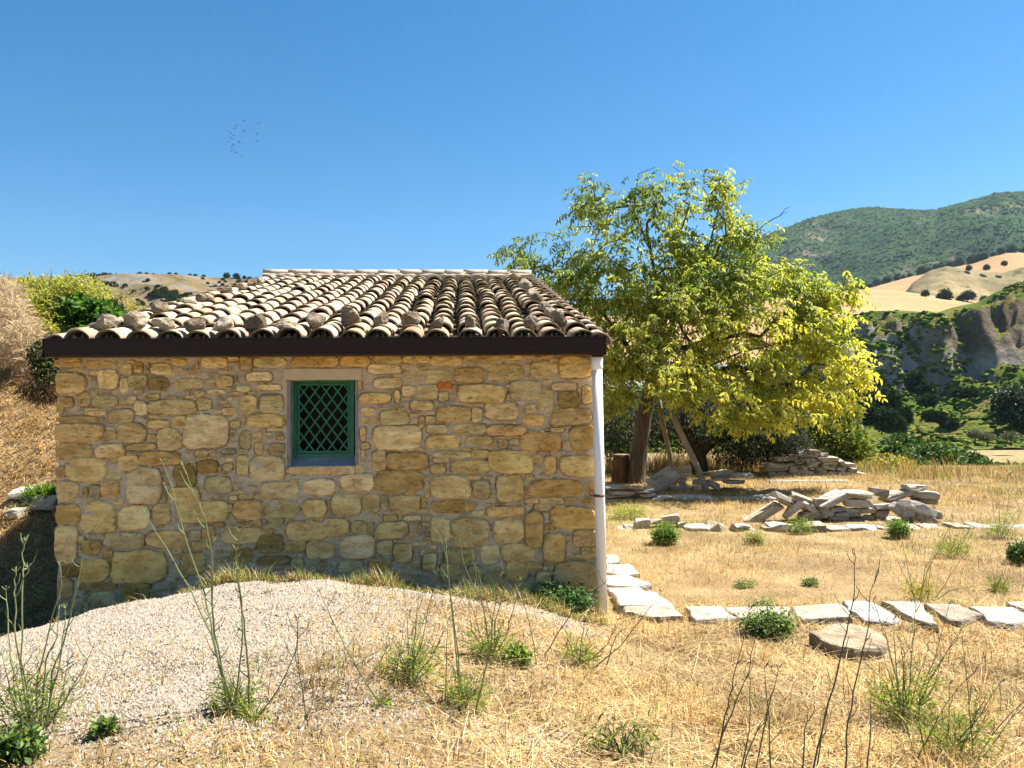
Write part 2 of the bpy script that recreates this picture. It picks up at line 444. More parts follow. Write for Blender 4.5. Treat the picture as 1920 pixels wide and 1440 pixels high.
# leaf clouds ---------------------------------------------------------------
def rand_unit(n):
    v = rng.normal(size=(n, 3)); return v / np.linalg.norm(v, axis=1, keepdims=True)
def leaf_cloud(name, ells, n, ln, wd, cols, droop=.2, shell=.5, jitter=.2, two=True, up=0.0):
    """ells: (cx,cy,cz,rx,ry,rz,weight). Leaves are folded four-point blades scattered through the ellipsoids."""
    ells = np.array(ells, float); w = ells[:, 6] / ells[:, 6].sum()
    k = rng.choice(len(ells), n, p=w)
    d = rand_unit(n); r = rng.random(n) ** (shell / 1.5)
    r *= 1 + jitter * (rng.random(n) - .5)
    c = ells[k, :3] + d * r[:, None] * ells[k, 3:6]
    ax = rand_unit(n) * .8 + d * .5; ax[:, 2] += up - droop
    ax /= np.linalg.norm(ax, axis=1, keepdims=True)
    q = rand_unit(n) * .7 + np.array([0, 0, 1.]); sd = np.cross(ax, q); sd /= np.linalg.norm(sd, axis=1, keepdims=True) + 1e-9
    nr = np.cross(sd, ax)
    sc = (.65 + .7 * rng.random(n))[:, None]
    L = ln * sc; W = wd * sc
    v0 = c; v1 = c + ax * L * .5 + sd * W * .5 + nr * W * .2; v2 = c + ax * L - nr * L * .12; v3 = c + ax * L * .5 - sd * W * .5 + nr * W * .2
    V = np.stack([v0, v1, v2, v3], 1).reshape(-1, 3)
    b = np.arange(n)[:, None] * 4
    F = np.concatenate([b + np.array([0, 1, 2]), b + np.array([0, 2, 3])])
    cols = np.array(cols, float)
    ci = cols[rng.integers(0, len(cols), n)] * (.75 + .5 * rng.random((n, 1)))
    return mesh(name, V, F, np.repeat(ci, 4, 0))

def blob_arrays(centers, radii, cols, seed=0, flat=.85, low=False):
    """low crowns for far scrub: lumpy 42-vertex balls joined into one mesh"""
    bm = bmesh.new(); bmesh.ops.create_icosphere(bm, subdivisions=1, radius=1)
    bv = np.array([v.co[:] for v in bm.verts]); bf = np.array([[v.index for v in f.verts] for f in bm.faces]); bm.free()
    if low:
        bv = np.array([(1, 0, 0), (0, 1, 0), (-1, 0, 0), (0, -1, 0), (.1, .1, 1)], float); bf = np.array([(0, 1, 4), (1, 2, 4), (2, 3, 4), (3, 0, 4)])
    n = len(centers); r_ = np.random.default_rng(seed)
    V = bv[None] * (radii[:, None, None] * (0.65 + .7 * r_.random((n, len(bv), 1))))
    V[:, :, 2] *= flat
    V = V + centers[:, None, :]
    F = (bf[None] + (np.arange(n) * len(bv))[:, None, None]).reshape(-1, 3)
    C = np.repeat(cols, len(bv), 0) * (.75 + .5 * r_.random((n * len(bv), 1)))
    return V.reshape(-1, 3), F, C

# scrub forest on the mountain
n = 95000
u = rng.random(n); v = rng.random(n) ** .8 * .99 + .01
p = H_mtn.pos(u, v)
keep = fbm(p[:, 0] / 160, p[:, 1] / 160, 201, 4) > -.38
p = p[keep]; n = len(p)
rad = 2.4 + 3.6 * rng.random(n) ** 3
cols = np.array([(.014, .032, .012), (.026, .054, .018), (.02, .04, .018), (.042, .075, .027)])[rng.integers(0, 4, n)]
V, F, C = blob_arrays(p + np.stack([0 * rad, 0 * rad, -rad * .2], -1), rad, cols, 1, .95, True)
tag(obj('mountain_forest', mesh('mountain_forest', V, F, C, True), M['far_leaf']), 'dark green scrub forest covering the mountain', 'forest', kind='stuff')
# grass and low scrub tufts on cliff slope
n = 13000
u = rng.random(n); v = rng.random(n) * .58
v[:5000] = .62 + .38 * rng.random(5000)
v[5000:6300] = .50 + .16 * rng.random(1300)
u[5000:6300] = .40 + .22 * rng.random(1300)
p = H_cliff.pos(u, v)
keep = fbm(p[:, 0] / 14, p[:, 1] / 14, 203, 4) > -.10
p = p[keep]; n = len(p)
rad = .35 + .95 * rng.random(n) ** 2
cols = np.array([(.075, .125, .02), (.11, .155, .022), (.05, .09, .018), (.16, .15, .04), (.035, .065, .016)])[rng.integers(0, 5, n)]
V, F, C = blob_arrays(p, rad, cols, 2, .6)
tag(obj('slope_scrub', mesh('slope_scrub', V, F, C, True), M['far_leaf']), 'green tufts and low scrub on the valley slope', 'scrub', kind='stuff')
# ------------------------------------------------------------------ the stone hut
TH = R(3.6)
_a = P(1126, 900, 7.12); _b0 = Vector((_a.x, _a.y, 0))
WD = Vector((math.cos(TH), math.sin(TH), 0)); WN = Vector((-math.sin(TH), math.cos(TH), 0))   # along the wall, into the hut
def hit_local(px, py, yl, origin):
    d = ray(px, py)
    o = Vector(origin) + WN * yl
    t = (o - CAM).dot(WN) / d.dot(WN)
    p = CAM + d * t
    return (p - Vector(origin)).dot(WD), p.z
_x, _z = hit_local(109, 900, 0, _b0)
ORG = _b0 + WD * _x                       # left front corner of the wall
hut = empty('stone_hut', (ORG.x, ORG.y, 0), TH, 'small stone hut with weathered barrel tile roof and green lattice window', 'hut')
def L(px, py, yl=0.0): return hit_local(px, py, yl, ORG)
def toworld(p): return ORG + WD * p[0] + WN * p[1] + Vector((0, 0, p[2]))
WLEN = L(1126, 900)[0]
_, ZTOP = L(600, 655)
WZ0 = -.75
GUT_Y = -.24
gl, gzt = L(80, 636, GUT_Y); gr, gzt2 = L(1136, 630, GUT_Y)
ZG = (gzt + gzt2) / 2                     # top of the gutter
SL = R(13.9); TS, CS, SS = math.tan(SL), math.cos(SL), math.sin(SL)
EY = -.17                                 # eave line
RLEN = 7.2                               # slope length
def roof(x, s, h=0.0):                    # a point on the roof plane: x along, s up the slope, h above it
    return Vector((x, EY + s * CS - h * SS, ZG - .055 + s * SS + h * CS))
HD = EY + RLEN * CS                       # depth of hut
xl = L(112, 632, EY)[0]; xr = L(1121, 628, EY)[0]

# window opening
wx0, wz1 = L(538, 712); wx1, wz0 = L(672, 877)
def mortar_mat():
    m, nt, n, l, b = nodes('lime_mortar')
    tc = N(nt, 'ShaderNodeTexCoord'); v = tc.outputs['Object']
    f1 = noise_tex(nt, v, 2.2, 6, .6); f2 = noise_tex(nt, v, 45, 6, .7); f3 = noise_tex(nt, mapping(nt, v, (1, 1, 3)), 7, 6, .65)
    c = ramp(nt, f1, [(.3, (.56, .43, .28)), (.5, (.66, .525, .36)), (.7, (.68, .57, .43))]).outputs[0]
    c = mixc(nt, .7, c, ramp(nt, f3, [(.3, (.62, .56, .47)), (.55, (1, 1, 1)), (.75, (1.12, 1.1, 1.05))]).outputs[0], 'MULTIPLY')
    c = mixc(nt, .6, c, ramp(nt, f2, [(.3, (.6, .58, .55)), (.6, (1.05, 1.05, 1.05))]).outputs[0], 'MULTIPLY')
    l.new(c, b.inputs['Base Color']); b.inputs['Roughness'].default_value = .95; b.inputs['Specular IOR Level'].default_value = .1
    ad = N(nt, 'ShaderNodeMath', operation='MULTIPLY_ADD'); ad.inputs[1].default_value = .5
    l.new(f2, ad.inputs[0]); l.new(f3, ad.inputs[2])
    bump(nt, ad.outputs[0], .9, .03, b)
    return m
M['mortar'] = mortar_mat()
M['cement'] = plain('grey_cement', (.27, .245, .215), .9, .15, var=.3, scale=9, bmp=.5)
M['lintel'] = plain('smooth_lintel', (.55, .42, .27), .9, .15, var=.16, scale=5, bmp=.3)

# stones ------------------------------------------------------------------
SC = {'y': (.66, .475, .23), 'l': (.74, .565, .32), 'o': (.66, .44, .185), 'g': (.53, .42, .22), 'b': (.55, .36, .15), 'd': (.34, .235, .09), 'r': (.62, .21, .06)}
OUTL = {}
def stone_mesh(w, h, prot, seed, deep=.09, nseg=20):
    r_ = random.Random(seed)
    # a roughly squared block: jittered corners, knocked-off corners, uneven edges
    c4 = [(-1, -1), (1, -1), (1, 1), (-1, 1)]
    js = r_.uniform(.05, .28)
    cor = [(x * (1 - js * r_.random()), z * (1 - js * r_.random())) for x, z in c4]
    poly = []
    for k in range(4):
        p, a, b = cor[k], cor[k - 1], cor[(k + 1) % 4]
        t1, t2 = r_.uniform(.14, .46), r_.uniform(.14, .46)
        if r_.random() < .22: t1, t2 = r_.uniform(.3, .48), r_.uniform(.3, .48)
        poly.append((p[0] + (a[0] - p[0]) * t1, p[1] + (a[1] - p[1]) * t1))
        kk = r_.uniform(.45, .8)
        m = ((p[0] * kk + (p[0] + (a[0] - p[0]) * t1 + p[0] + (b[0] - p[0]) * t2) / 2 * (1 - kk)), (p[1] * kk + (p[1] + (a[1] - p[1]) * t1 + p[1] + (b[1] - p[1]) * t2) / 2 * (1 - kk)))
        poly.append(m)
        poly.append((p[0] + (b[0] - p[0]) * t2, p[1] + (b[1] - p[1]) * t2))
    m = len(poly); per = [math.hypot((poly[(k + 1) % m][0] - poly[k][0]) * w, (poly[(k + 1) % m][1] - poly[k][1]) * h) for k in range(m)]
    tot = sum(per); out = []; k = 0; acc = 0
    for q in range(nseg):
        t = tot * q / nseg
        while acc + per[k] < t: acc += per[k]; k += 1
        f = (t - acc) / per[k]; a, b = poly[k], poly[(k + 1) % m]
        jx, jz = r_.uniform(-1, 1) * .035, r_.uniform(-1, 1) * .045
        out.append(((a[0] + (b[0] - a[0]) * f + jx) * w / 2, (a[1] + (b[1] - a[1]) * f + jz) * h / 2))
    OUTL[seed] = out
    V, F = [], []
    mn = min(w, h)
    tx, tz = r_.uniform(-.12, .12), r_.uniform(-.14, .10)
    e1 = 1 - .035 * min(1, .12 / mn)
    for sc, yy, jj in ((1.02, deep, 0), (1.0, .004, 0), (e1, -prot * .85, .25), (.84, -prot, .5), (.56, -prot * .95, .6), (.28, -prot * 1.0, .6)):
        for x, z in out:
            x2, z2 = x * sc, z * sc
            jit = 0 if yy > 0 else (r_.uniform(-1, 1) * jj * prot + tx * x2 * .25 + tz * z2 * .25)
            V.append((x2 + (r_.uniform(-1, 1) * .02 * w if yy < 0 else 0), yy + jit, z2 + (r_.uniform(-1, 1) * .02 * h if yy < 0 else 0)))
    V.append((0, -prot * 1.02, 0))
    n = nseg
    for q in range(5):
        for k in range(n):
            k2 = (k + 1) % n
            F.append((q * n + k, (q + 1) * n + k, (q + 1) * n + k2, q * n + k2))
    for k in range(n): F.append((5 * n + k, 6 * n, 5 * n + (k + 1) % n))
    return mesh('stone', V, F, None, True)

ZA, ZB, ZC, ZD, ZE, ZF = (80, 650, 5.647), (400, 650, 5.647), (700, 650, 4.364), (80, 870, 5.538), (400, 870, 5.333), (740, 870, 4.571)
WALL = {
ZA: "130 135 400 215 b;437 150 752 225 o;770 150 800 225 y;835 180 940 290 l;970 165 1060 275 y;1135 180 1370 290 l;1380 130 1510 195 y;1685 115 1937 218 l;150 280 460 485 o;510 255 595 300 y;590 250 800 450 l;820 330 905 495 l;910 300 1100 415 g;1140 330 1335 440 d;1410 330 1700 450 g;960 455 1060 495 l;165 540 320 640 b;150 600 220 700 b;385 490 505 630 y;505 440 590 530 g;540 520 790 630 g;815 520 990 610 g;965 570 1105 735 l;1110 500 1240 560 g;1110 565 1620 715 g;1640 540 1790 660 g;1745 455 1940 500 l;460 655 665 725 y;695 670 955 800 y;140 740 590 800 b;145 825 625 1000 y;650 895 780 990 g;800 800 1090 1010 y;1110 780 1350 865 y;1370 735 1525 855 y;1210 870 1480 1095 l;1505 715 1975 1080 l;1110 930 1200 1010 g;145 1030 520 1175 b;560 1030 860 1165 y;880 1030 1200 1090 y;1030 1110 1470 1250 b;1620 1100 1750 1160 y;260 1190 655 1425 y;140 1275 250 1380 b;665 1285 840 1420 g;805 1160 1005 1310 y;1645 1200 1850 1340 d;690 1165 790 1225 g;1560 1230 1630 1330 g;1110 170 1130 270 y;1540 230 1680 300 g;1840 330 1960 420 y",
ZB: "150 105 270 150 y;290 105 405 245 y;420 110 800 215 g;840 105 1315 210 o;1345 100 1665 205 o;1650 190 1975 280 l;350 270 620 360 l;75 310 210 415 y;455 405 725 460 l;250 415 400 475 l;285 510 465 700 y;500 510 735 700 g;100 650 250 720 y;365 715 725 850 y;728 720 768 830 b;180 780 290 860 g;305 735 345 850 y;425 910 515 995 y;445 1020 515 1140 y;590 1030 740 1140 g;670 910 745 980 y;250 1140 370 1355 g;385 1165 740 1405 l;280 890 400 1080 g;1705 330 2005 440 l;1560 495 1870 595 o;1560 640 1720 715 y;1565 750 1740 800 l;1555 845 1610 995 y;1560 1020 1650 1080 y;1680 1100 1825 1315 l;1562 1090 1600 1240 y;770 1268 1505 1345 l;1512 1250 1590 1340 l;1535 365 1570 450 o;90 1090 230 1130 g;100 1240 200 1310 g;570 860 720 895 g",
ZC: "0 75 235 130 g;243 75 460 130 y;470 75 725 150 l;735 75 1030 150 g;1060 65 1210 105 y;1290 65 1480 98 y;1525 80 1785 245 y;1285 125 1505 245 g;940 150 1220 270 g;665 175 910 292 b;240 195 640 295 g;235 140 315 190 l;345 130 445 185 g;525 280 648 352 r;230 318 340 402 l;350 315 525 430 g;175 360 215 460 y;535 375 612 440 g;690 310 1080 460 y;1120 280 1385 440 g;1460 300 1665 358 l;1350 365 1470 520 g;1520 362 1672 495 d;1705 310 1790 465 y;300 440 490 520 y;525 495 790 605 o;805 495 890 610 l;925 450 1195 605 l;1250 475 1330 535 l;1230 560 1400 640 o;1445 505 1790 635 y;65 525 285 635 g;370 570 420 660 o;430 570 505 625 y;440 640 610 705 g;665 635 920 710 g;935 640 1240 725 b;-5 645 410 840 l;435 725 705 835 y;755 735 970 800 g;1020 755 1100 825 g;1110 755 1190 800 g;1205 710 1545 855 b;1605 650 1805 850 b;1450 665 1560 700 y;490 858 795 905 l;805 848 945 905 y;120 875 440 1005 b;470 960 590 1030 y;640 930 940 1040 y;945 860 1315 1030 y;1290 880 1390 950 g;1400 900 1495 1040 b;1510 885 1805 1060 y;490 912 620 945 l;1390 270 1460 292 y;740 828 850 845 y;290 828 400 850 l",
ZD: "860 50 1225 405 l;1360 10 1600 238 d;140 180 390 380 y;415 240 470 370 b;605 182 790 330 b;485 220 598 380 g;740 355 835 420 y;1320 250 1625 390 y;1680 130 1960 300 g;145 425 385 630 b;410 385 750 700 y;785 425 1110 670 l;1150 420 1320 610 y;1410 400 1910 605 y;142 645 350 1010 y;365 750 425 820 g;415 790 610 930 b;650 720 1050 870 g;1065 690 1520 860 o;1530 690 1640 790 g;1650 680 1790 800 b;1550 800 1720 890 o;630 900 730 980 b;735 910 1290 1225 o;395 980 690 1215 o;1360 860 1450 930 l;1450 930 1690 1130 b;200 1020 390 1180 d;155 1190 320 1420 b;380 1230 760 1310 d;820 1250 1100 1400 d;480 1330 760 1480 g;340 970 390 1010 g",
ZE: "480 185 860 335 l;900 155 1215 310 l;1275 95 1605 275 l;1630 65 2090 275 b;205 365 485 545 o;130 405 190 480 g;160 320 240 360 l;520 360 850 530 g;885 355 1130 535 y;1185 305 1475 500 l;1490 300 1665 490 g;1675 300 1750 460 g;1770 310 2075 490 y;215 575 330 600 b;385 560 480 630 y;110 645 475 780 y;450 710 700 880 d;720 760 915 875 o;745 585 1140 755 y;1090 550 1360 725 y;1385 570 1530 680 g;1635 580 1930 745 y;935 785 1205 945 y;1275 730 1605 935 l;1635 770 1790 905 g;1800 800 1985 975 y;170 840 390 980 d;0 590 100 630 b;480 640 600 700 l;420 930 740 1010 d;1560 950 1780 1040 b;560 550 700 610 g;1540 590 1600 700 g;1690 510 1840 570 g;250 300 400 345 g;780 960 900 1060 g;1240 980 1500 1080 g",
ZF: "100 80 235 145 g;155 150 220 225 g;260 150 298 285 l;230 290 270 370 o;315 105 640 285 y;600 100 740 135 y;670 135 815 290 g;870 105 1100 315 y;1120 80 1195 135 o;1140 135 1630 275 b;1655 140 1725 270 o;300 310 720 425 b;125 385 290 410 l;790 365 1110 445 y;660 400 770 440 l;1120 300 1230 335 l;1240 290 1450 350 g;1455 285 1560 340 g;1610 300 1725 340 b;70 445 220 480 l;310 450 480 680 l;485 470 810 700 y;850 480 1105 670 y;1115 415 1270 710 b;1280 515 1360 585 b;1345 375 1725 550 o;1525 560 1725 705 y;1605 715 1725 810 y;1265 590 1470 850 y;915 690 1195 830 y;735 705 890 850 l;420 730 690 850 g;240 765 360 920 y;300 700 360 735 l;220 740 260 785 l;150 670 260 695 l;960 840 1135 1000 y;1120 845 1265 910 y;1215 920 1335 1020 y;1370 845 1730 1080 y;390 860 560 1010 g;620 880 745 1000 y;755 920 940 1050 g;1000 1020 1180 1130 g;1190 340 1330 400 g;20 150 145 225 b",
}
sid = 0; placed = []; built = []
for (ox, oy, sc), txt in WALL.items():
    for ent in txt.split(';'):
        e = ent.split(); x0, y0, x1, y1 = (float(t) for t in e[:4]); c = e[4]
        a = L(ox + x0 / sc, oy + y0 / sc); b = L(ox + x1 / sc, oy + y1 / sc)
        w, h = b[0] - a[0], a[1] - b[1]
        cx, cz = (a[0] + b[0]) / 2, (a[1] + b[1]) / 2
        sid += 1; placed.append((cx, cz, w / 2, h / 2))
        r_ = random.Random(sid * 13 + 5)
        prot = r_.uniform(.009, .022) * (.62 if c == 'g' else 1.0) * (.6 + min(1, min(w, h) / .12) * .5)
        edge = cx - w / 2 < .05
        me = stone_mesh(w * 1.13, h * 1.14, prot, sid, deep=.26 if edge else .09)
        col = np.array(SC[c]) * r_.uniform(.85, 1.13) * np.array([r_.uniform(.97, 1.04), 1, r_.uniform(.9, 1.1)])
        built.append((me, cx, cz, col, [(p[0] + cx, p[1] + cz) for p in OUTL[sid]]))
# front wall: rendered mortar face with a real opening
gxs = np.unique(np.concatenate([np.linspace(0, wx0, 175), np.linspace(wx0, wx1, 50), np.linspace(wx1, WLEN, 180)]))
gzs = np.unique(np.concatenate([np.linspace(WZ0, wz0, 120), np.linspace(wz0, wz1, 62), np.linspace(wz1, ZTOP + .12, 26)]))
GX, GZ_ = np.meshgrid(gxs, gzs)
rel = .016 * fbm(GX * 5, GZ_ * 7, 301, 4) + .010 * fbm(GX * 22, GZ_ * 22, 302, 3)
onopen = (GX >= wx0 - .001) & (GX <= wx1 + .001) & (GZ_ >= wz0 - .001) & (GZ_ <= wz1 + .001)
# open joint lines: the mortar has shrunk back round each stone
dist = np.full(GX.shape, 9.0)
for me_, cx, cz, col_, out in built:
    o = np.array(out); lo, hi = o.min(0) - .03, o.max(0) + .03
    i0_, i1_ = np.searchsorted(gxs, [lo[0], hi[0]]); j0_, j1_ = np.searchsorted(gzs, [lo[1], hi[1]])
    if i1_ <= i0_ or j1_ <= j0_: continue
    q = np.stack([GX[j0_:j1_, i0_:i1_], GZ_[j0_:j1_, i0_:i1_]], -1)
    best = np.full(q.shape[:2], 9.0)
    for k in range(len(o)):
        a_, b_ = o[k], o[(k + 1) % len(o)]; ab = b_ - a_
        t_ = np.clip(((q - a_) @ ab) / (ab @ ab + 1e-12), 0, 1)
        best = np.minimum(best, np.linalg.norm(q - (a_ + t_[..., None] * ab), axis=-1))
    dist[j0_:j1_, i0_:i1_] = np.minimum(dist[j0_:j1_, i0_:i1_], best)
rel = rel + .004 - .022 * np.exp(-(dist / .0085) ** 2) * S(-.12, .12, fbm(GX * 6, GZ_ * 6, 311, 3))
rel = np.where(onopen, 0, rel)
GXj = GX + np.where((GX < .001), .02 * fbm(GZ_ * 4, GZ_ * 0 + 3.3, 305, 3), 0)
fv = np.stack([GXj.ravel(), -rel.ravel() + .006, GZ_.ravel()], -1)
ff = []
nxw = len(gxs)
for j in range(len(gzs) - 1):
    for i in range(nxw - 1):
        cx, cz = (gxs[i] + gxs[i + 1]) / 2, (gzs[j] + gzs[j + 1]) / 2
        if wx0 < cx < wx1 and wz0 < cz < wz1: continue
        ff.append((j * nxw + i, j * nxw + i + 1, (j + 1) * nxw + i + 1, (j + 1) * nxw + i))
fv = [tuple(v) for v in fv]
T = .42
def addbox(V, F, b):
    v, f = box_vf(*b, base=len(V)); V += v; F += f
for b in ((.015, .03, WZ0, wx0 - .002, T, ZTOP + .1), (wx1 + .002, .03, WZ0, WLEN - .01, T, ZTOP + .1), (wx0 - .002, .03, WZ0, wx1 + .002, T, wz0 - .03), (wx0 - .002, .03, wz1 + .03, wx1 + .002, T, ZTOP + .1)):
    addbox(fv, ff, b)
front = obj('front_wall', mesh('front_wall', fv, ff), M['mortar'], hut, smooth=False)
for me, cx, cz, col, out in built:
    obj('stone', me, M['wall_stone'], front, (cx, 0, cz), color=col)
# side and back walls follow the roof slope
def side_wall(name, x0, x1):
    y0, y1 = T + .004, HD - .3
    zt0, zt1 = ZG - .1 + (y0 - EY) * TS, ZG - .1 + (y1 - EY) * TS
    V = [(x0, y0, WZ0), (x1, y0, WZ0), (x1, y1, WZ0), (x0, y1, WZ0), (x0, y0, zt0), (x1, y0, zt0), (x1, y1, zt1), (x0, y1, zt1)]
    return obj(name, mesh(name, V, [(0, 3, 2, 1), (4, 5, 6, 7), (0, 1, 5, 4), (1, 2, 6, 5), (2, 3, 7, 6), (3, 0, 4, 7)]), M['mortar'], hut)
lw = side_wall('side_wall', .02, T); rw = side_wall('side_wall', WLEN - T, WLEN - .012)
zb = ZG - .1 + (HD - .3 - EY) * TS
bw = obj('back_wall', boxes('back_wall', [(.02, HD - .29, WZ0, WLEN - .012, HD - .02, zb)]), M['mortar'], hut)

# small packing stones in the wider joints, joined into one part
r_ = random.Random(77); V, F, C = [], [], []
for q in range(6000):
    w, h = r_.uniform(.03, .10), r_.uniform(.016, .04)
    if r_.random() < .2: w, h = h * 1.1, w * .8
    cx, cz = r_.uniform(.03, WLEN - .12), r_.uniform(-.3, ZTOP - .05)
    if wx0 - .12 < cx < wx1 + .12 and wz0 - .1 < cz < wz1 + .14: continue
    if any(abs(cx - a) < c + w * .42 and abs(cz - b) < d + h * .42 for a, b, c, d in placed): continue
    placed.append((cx, cz, w / 2, h / 2))
    me = stone_mesh(w * 1.1, h * 1.1, r_.uniform(.010, .020), q, .03, 10); b = len(V)
    for v in me.vertices: V.append((v.co.x + cx, v.co.y, v.co.z + cz))
    for p in me.polygons: F.append(tuple(b + i for i in p.vertices))
    C += [tuple(np.array(SC[r_.choice('yylbgg')]) * r_.uniform(.85, 1.15) * np.array((1.05, 1, .9)))] * len(me.vertices)
    bpy.data.meshes.remove(me)
chips = (V, F, C)
# stones of the two side walls: coursed rubble, one joined mesh per wall
def side_stones(par, xf, sgn, seed):
    r_ = random.Random(seed); V, F, C = [], [], []
    z = -.3
    while z < 4.0:
        h = r_.uniform(.10, .24); y = T * 0 + .03
        while y < HD - .35:
            w = r_.uniform(.16, .5)
            ztop = ZG - .14 + (y - EY) * TS
            if z + h < ztop and r_.random() < .93:
                me = stone_mesh(w * .93, h * .9, r_.uniform(.012, .028), r_.random(), .05, 10)
                b = len(V)
                for v in me.vertices:
                    V.append((xf + sgn * (-v.co.y), y + w / 2 + v.co.x * sgn, z + h / 2 + v.co.z))
                for p in me.polygons: F.append(tuple(b + i for i in p.vertices))
                C += [tuple(np.array(SC[r_.choice('yylobg')]) * r_.uniform(.85, 1.1))] * len(me.vertices)
                bpy.data.meshes.remove(me)
            y += w
        z += h
    o = obj('stones', mesh('stones', V, F, np.array(C), True), M['stone_vc'], par)
    o['kind'] = 'stuff'
def stone_vc():
    m, nt, n, l, b = nodes('sandstone_rubble')
    at = N(nt, 'ShaderNodeAttribute', attribute_name='Col'); tc = N(nt, 'ShaderNodeTexCoord')
    f = noise_tex(nt, mapping(nt, tc.outputs['Object'], (1, 1, 2.5)), 9, 7, .65)
    c = mixc(nt, .8, at.outputs[0], ramp(nt, f, [(.3, (.5, .46, .4)), (.6, (1.1, 1.1, 1.1))]).outputs[0], 'MULTIPLY')
    l.new(c, b.inputs['Base Color']); b.inputs['Roughness'].default_value = .9; bump(nt, f, .6, .03, b); return m
M['stone_vc'] = stone_vc()
pk = obj('packing_stones', mesh('packing_stones', chips[0], chips[1], np.array(chips[2]), True), M['stone_vc'], front); pk['kind'] = 'stuff'
side_stones(lw, .02, -1, 5); side_stones(rw, WLEN - .012, 1, 6)

# lintel, sill and reveals
def jbox(name, b, mat, par, jit=.006, cuts=6, seed=1):
    bm = bmesh.new()
    v, f = box_vf(*b); bv = [bm.verts.new(x) for x in v]
    for q in f: bm.faces.new([bv[i] for i in q])
    bmesh.ops.subdivide_edges(bm, edges=bm.edges[:], cuts=cuts, use_grid_fill=True)
    for vv in bm.verts:
        nn = mnoise.noise_vector(vv.co * 9 + Vector((seed * 7.7, 0, 0)))
        vv.co += nn * jit
    return obj(name, bm_mesh(name, bm), mat, par)
lx0, lz1 = L(532, 692); lx1, lz0 = L(690, 711)
jbox('lintel', (lx0, -.012, wz1 - .004, lx1 - .06, .2, lz1), M['lintel'], front, .008, 7, 2)
fx0, fz1 = L(549, 711, .13); fx1, fz0 = L(664, 857, .13)
V = []
for x in (wx0 + .006, wx1 - .006):
    for yy, zz in ((.004, wz0 - .05), (.004, wz0 + .006), (.14, fz0 + .008), (.34, fz0 + .012), (.34, wz0 - .05)): V.append((x, yy, zz))
obj('sill', mesh('sill', V, [(0, 1, 2, 3, 4), (9, 8, 7, 6, 5)] + [(k, k + 5, (k + 1) % 5 + 5, (k + 1) % 5) for k in range(5)]), plain('blue_grey_cement', (.26, .26, .275), .85, .2, var=.2, scale=12, bmp=.4), front)
jbox('reveal', (wx0 - .05, .012, wz0 - .03, wx0 + .028, .34, wz1 - .006), M['cement'], front, .009, 6, 4)
jbox('reveal', (wx1 - .030, .012, wz0 - .03, wx1 + .05, .34, wz1 - .006), M['cement'], front, .009, 6, 5)
win = empty('window', (0, 0, 0)); win.parent = hut
win['label'] = 'green painted metal window with diamond lattice grille'
fw = .036
obj('frame', boxes('frame', [(fx0, .13, fz0, fx0 + fw, .17, fz1), (fx1 - fw, .13, fz0, fx1, .17, fz1), (fx0 + fw, .13, fz0, fx1 - fw, .17, fz0 + fw), (fx0 + fw, .13, fz1 - fw, fx1 - fw, .17, fz1)]), M['green'], win)
sw = .020; i0, i1, k0, k1 = fx0 + fw + .004, fx1 - fw - .004, fz0 + fw + .004, fz1 - fw - .004
obj('sash', boxes('sash', [(i0, .137, k0, i0 + sw, .165, k1), (i1 - sw, .137, k0, i1, .165, k1), (i0 + sw, .137, k0, i1 - sw, .165, k0 + sw), (i0 + sw, .137, k1 - sw, i1 - sw, .165, k1)]), M['green'], win)
# lattice: flat bars running both ways between the sash rails
a0, a1, b0_, b1 = i0 + .006, i1 - .006, k0 + .008, k1 - .008
dx = (a1 - a0) / 4.5; dz = (b1 - b0_) / 4.5
def lat(sgn, k):
    # line x/dx + sgn*z/dz = k clipped to rectangle
    pts = []
    for xx in (a0, a1):
        zz = b0_ + sgn * (k - (xx - a0) / dx) * dz
        if b0_ - 1e-6 <= zz <= b1 + 1e-6: pts.append((xx, zz))
    for zz in (b0_, b1):
        xx = a0 + (k - sgn * (zz - b0_) / dz) * dx
        if a0 < xx < a1: pts.append((xx, zz))
    return pts[:2] if len(pts) >= 2 else None
for sgn in (1, -1):
    yb = .128 if sgn > 0 else .1335
    for q in range(-6, 11):
        k = q + .5
        seg = lat(sgn, k)
        if not seg: continue
        (x0, z0), (x1, z1) = seg
        ln = math.hypot(x1 - x0, z1 - z0)
        if ln < .03: continue
        ux, uz = (x1 - x0) / ln, (z1 - z0) / ln; wxx, wzz = -uz * .0062, ux * .0062
        V = []
        for yy in (yb, yb + .0045):
            V += [(x0 + wxx, yy, z0 + wzz), (x1 + wxx, yy, z1 + wzz), (x1 - wxx, yy, z1 - wzz), (x0 - wxx, yy, z0 - wzz)]
        obj('lattice_bar', mesh('lattice_bar', V, [(0, 1, 2, 3), (7, 6, 5, 4), (0, 4, 5, 1), (1, 5, 6, 2), (2, 6, 7, 3), (3, 7, 4, 0)]), M['green'], win)
backing = obj('shade_backing', boxes('shade_backing', [(fx0 - .02, .34, fz0 - .03, fx1 + .02, .36, fz1 + .03)]), M['dark'], win)  # added dark sheet, coloured as the shade inside the hut

# roof deck
V = []
for x in (xl - .02, xr + .02):
    for s, h in ((.02, -.09), (RLEN - .02, -.09), (RLEN - .02, -.02), (.02, -.02)): V.append(tuple(roof(x, s, h)))
deck = obj('roof', mesh('roof', V, [(0, 1, 2, 3), (7, 6, 5, 4), (0, 4, 5, 1), (1, 5, 6, 2), (2, 6, 7, 3), (3, 7, 4, 0)]), plain('roof_bedding', (.20, .15, .11), .95, .1, var=.3), hut)

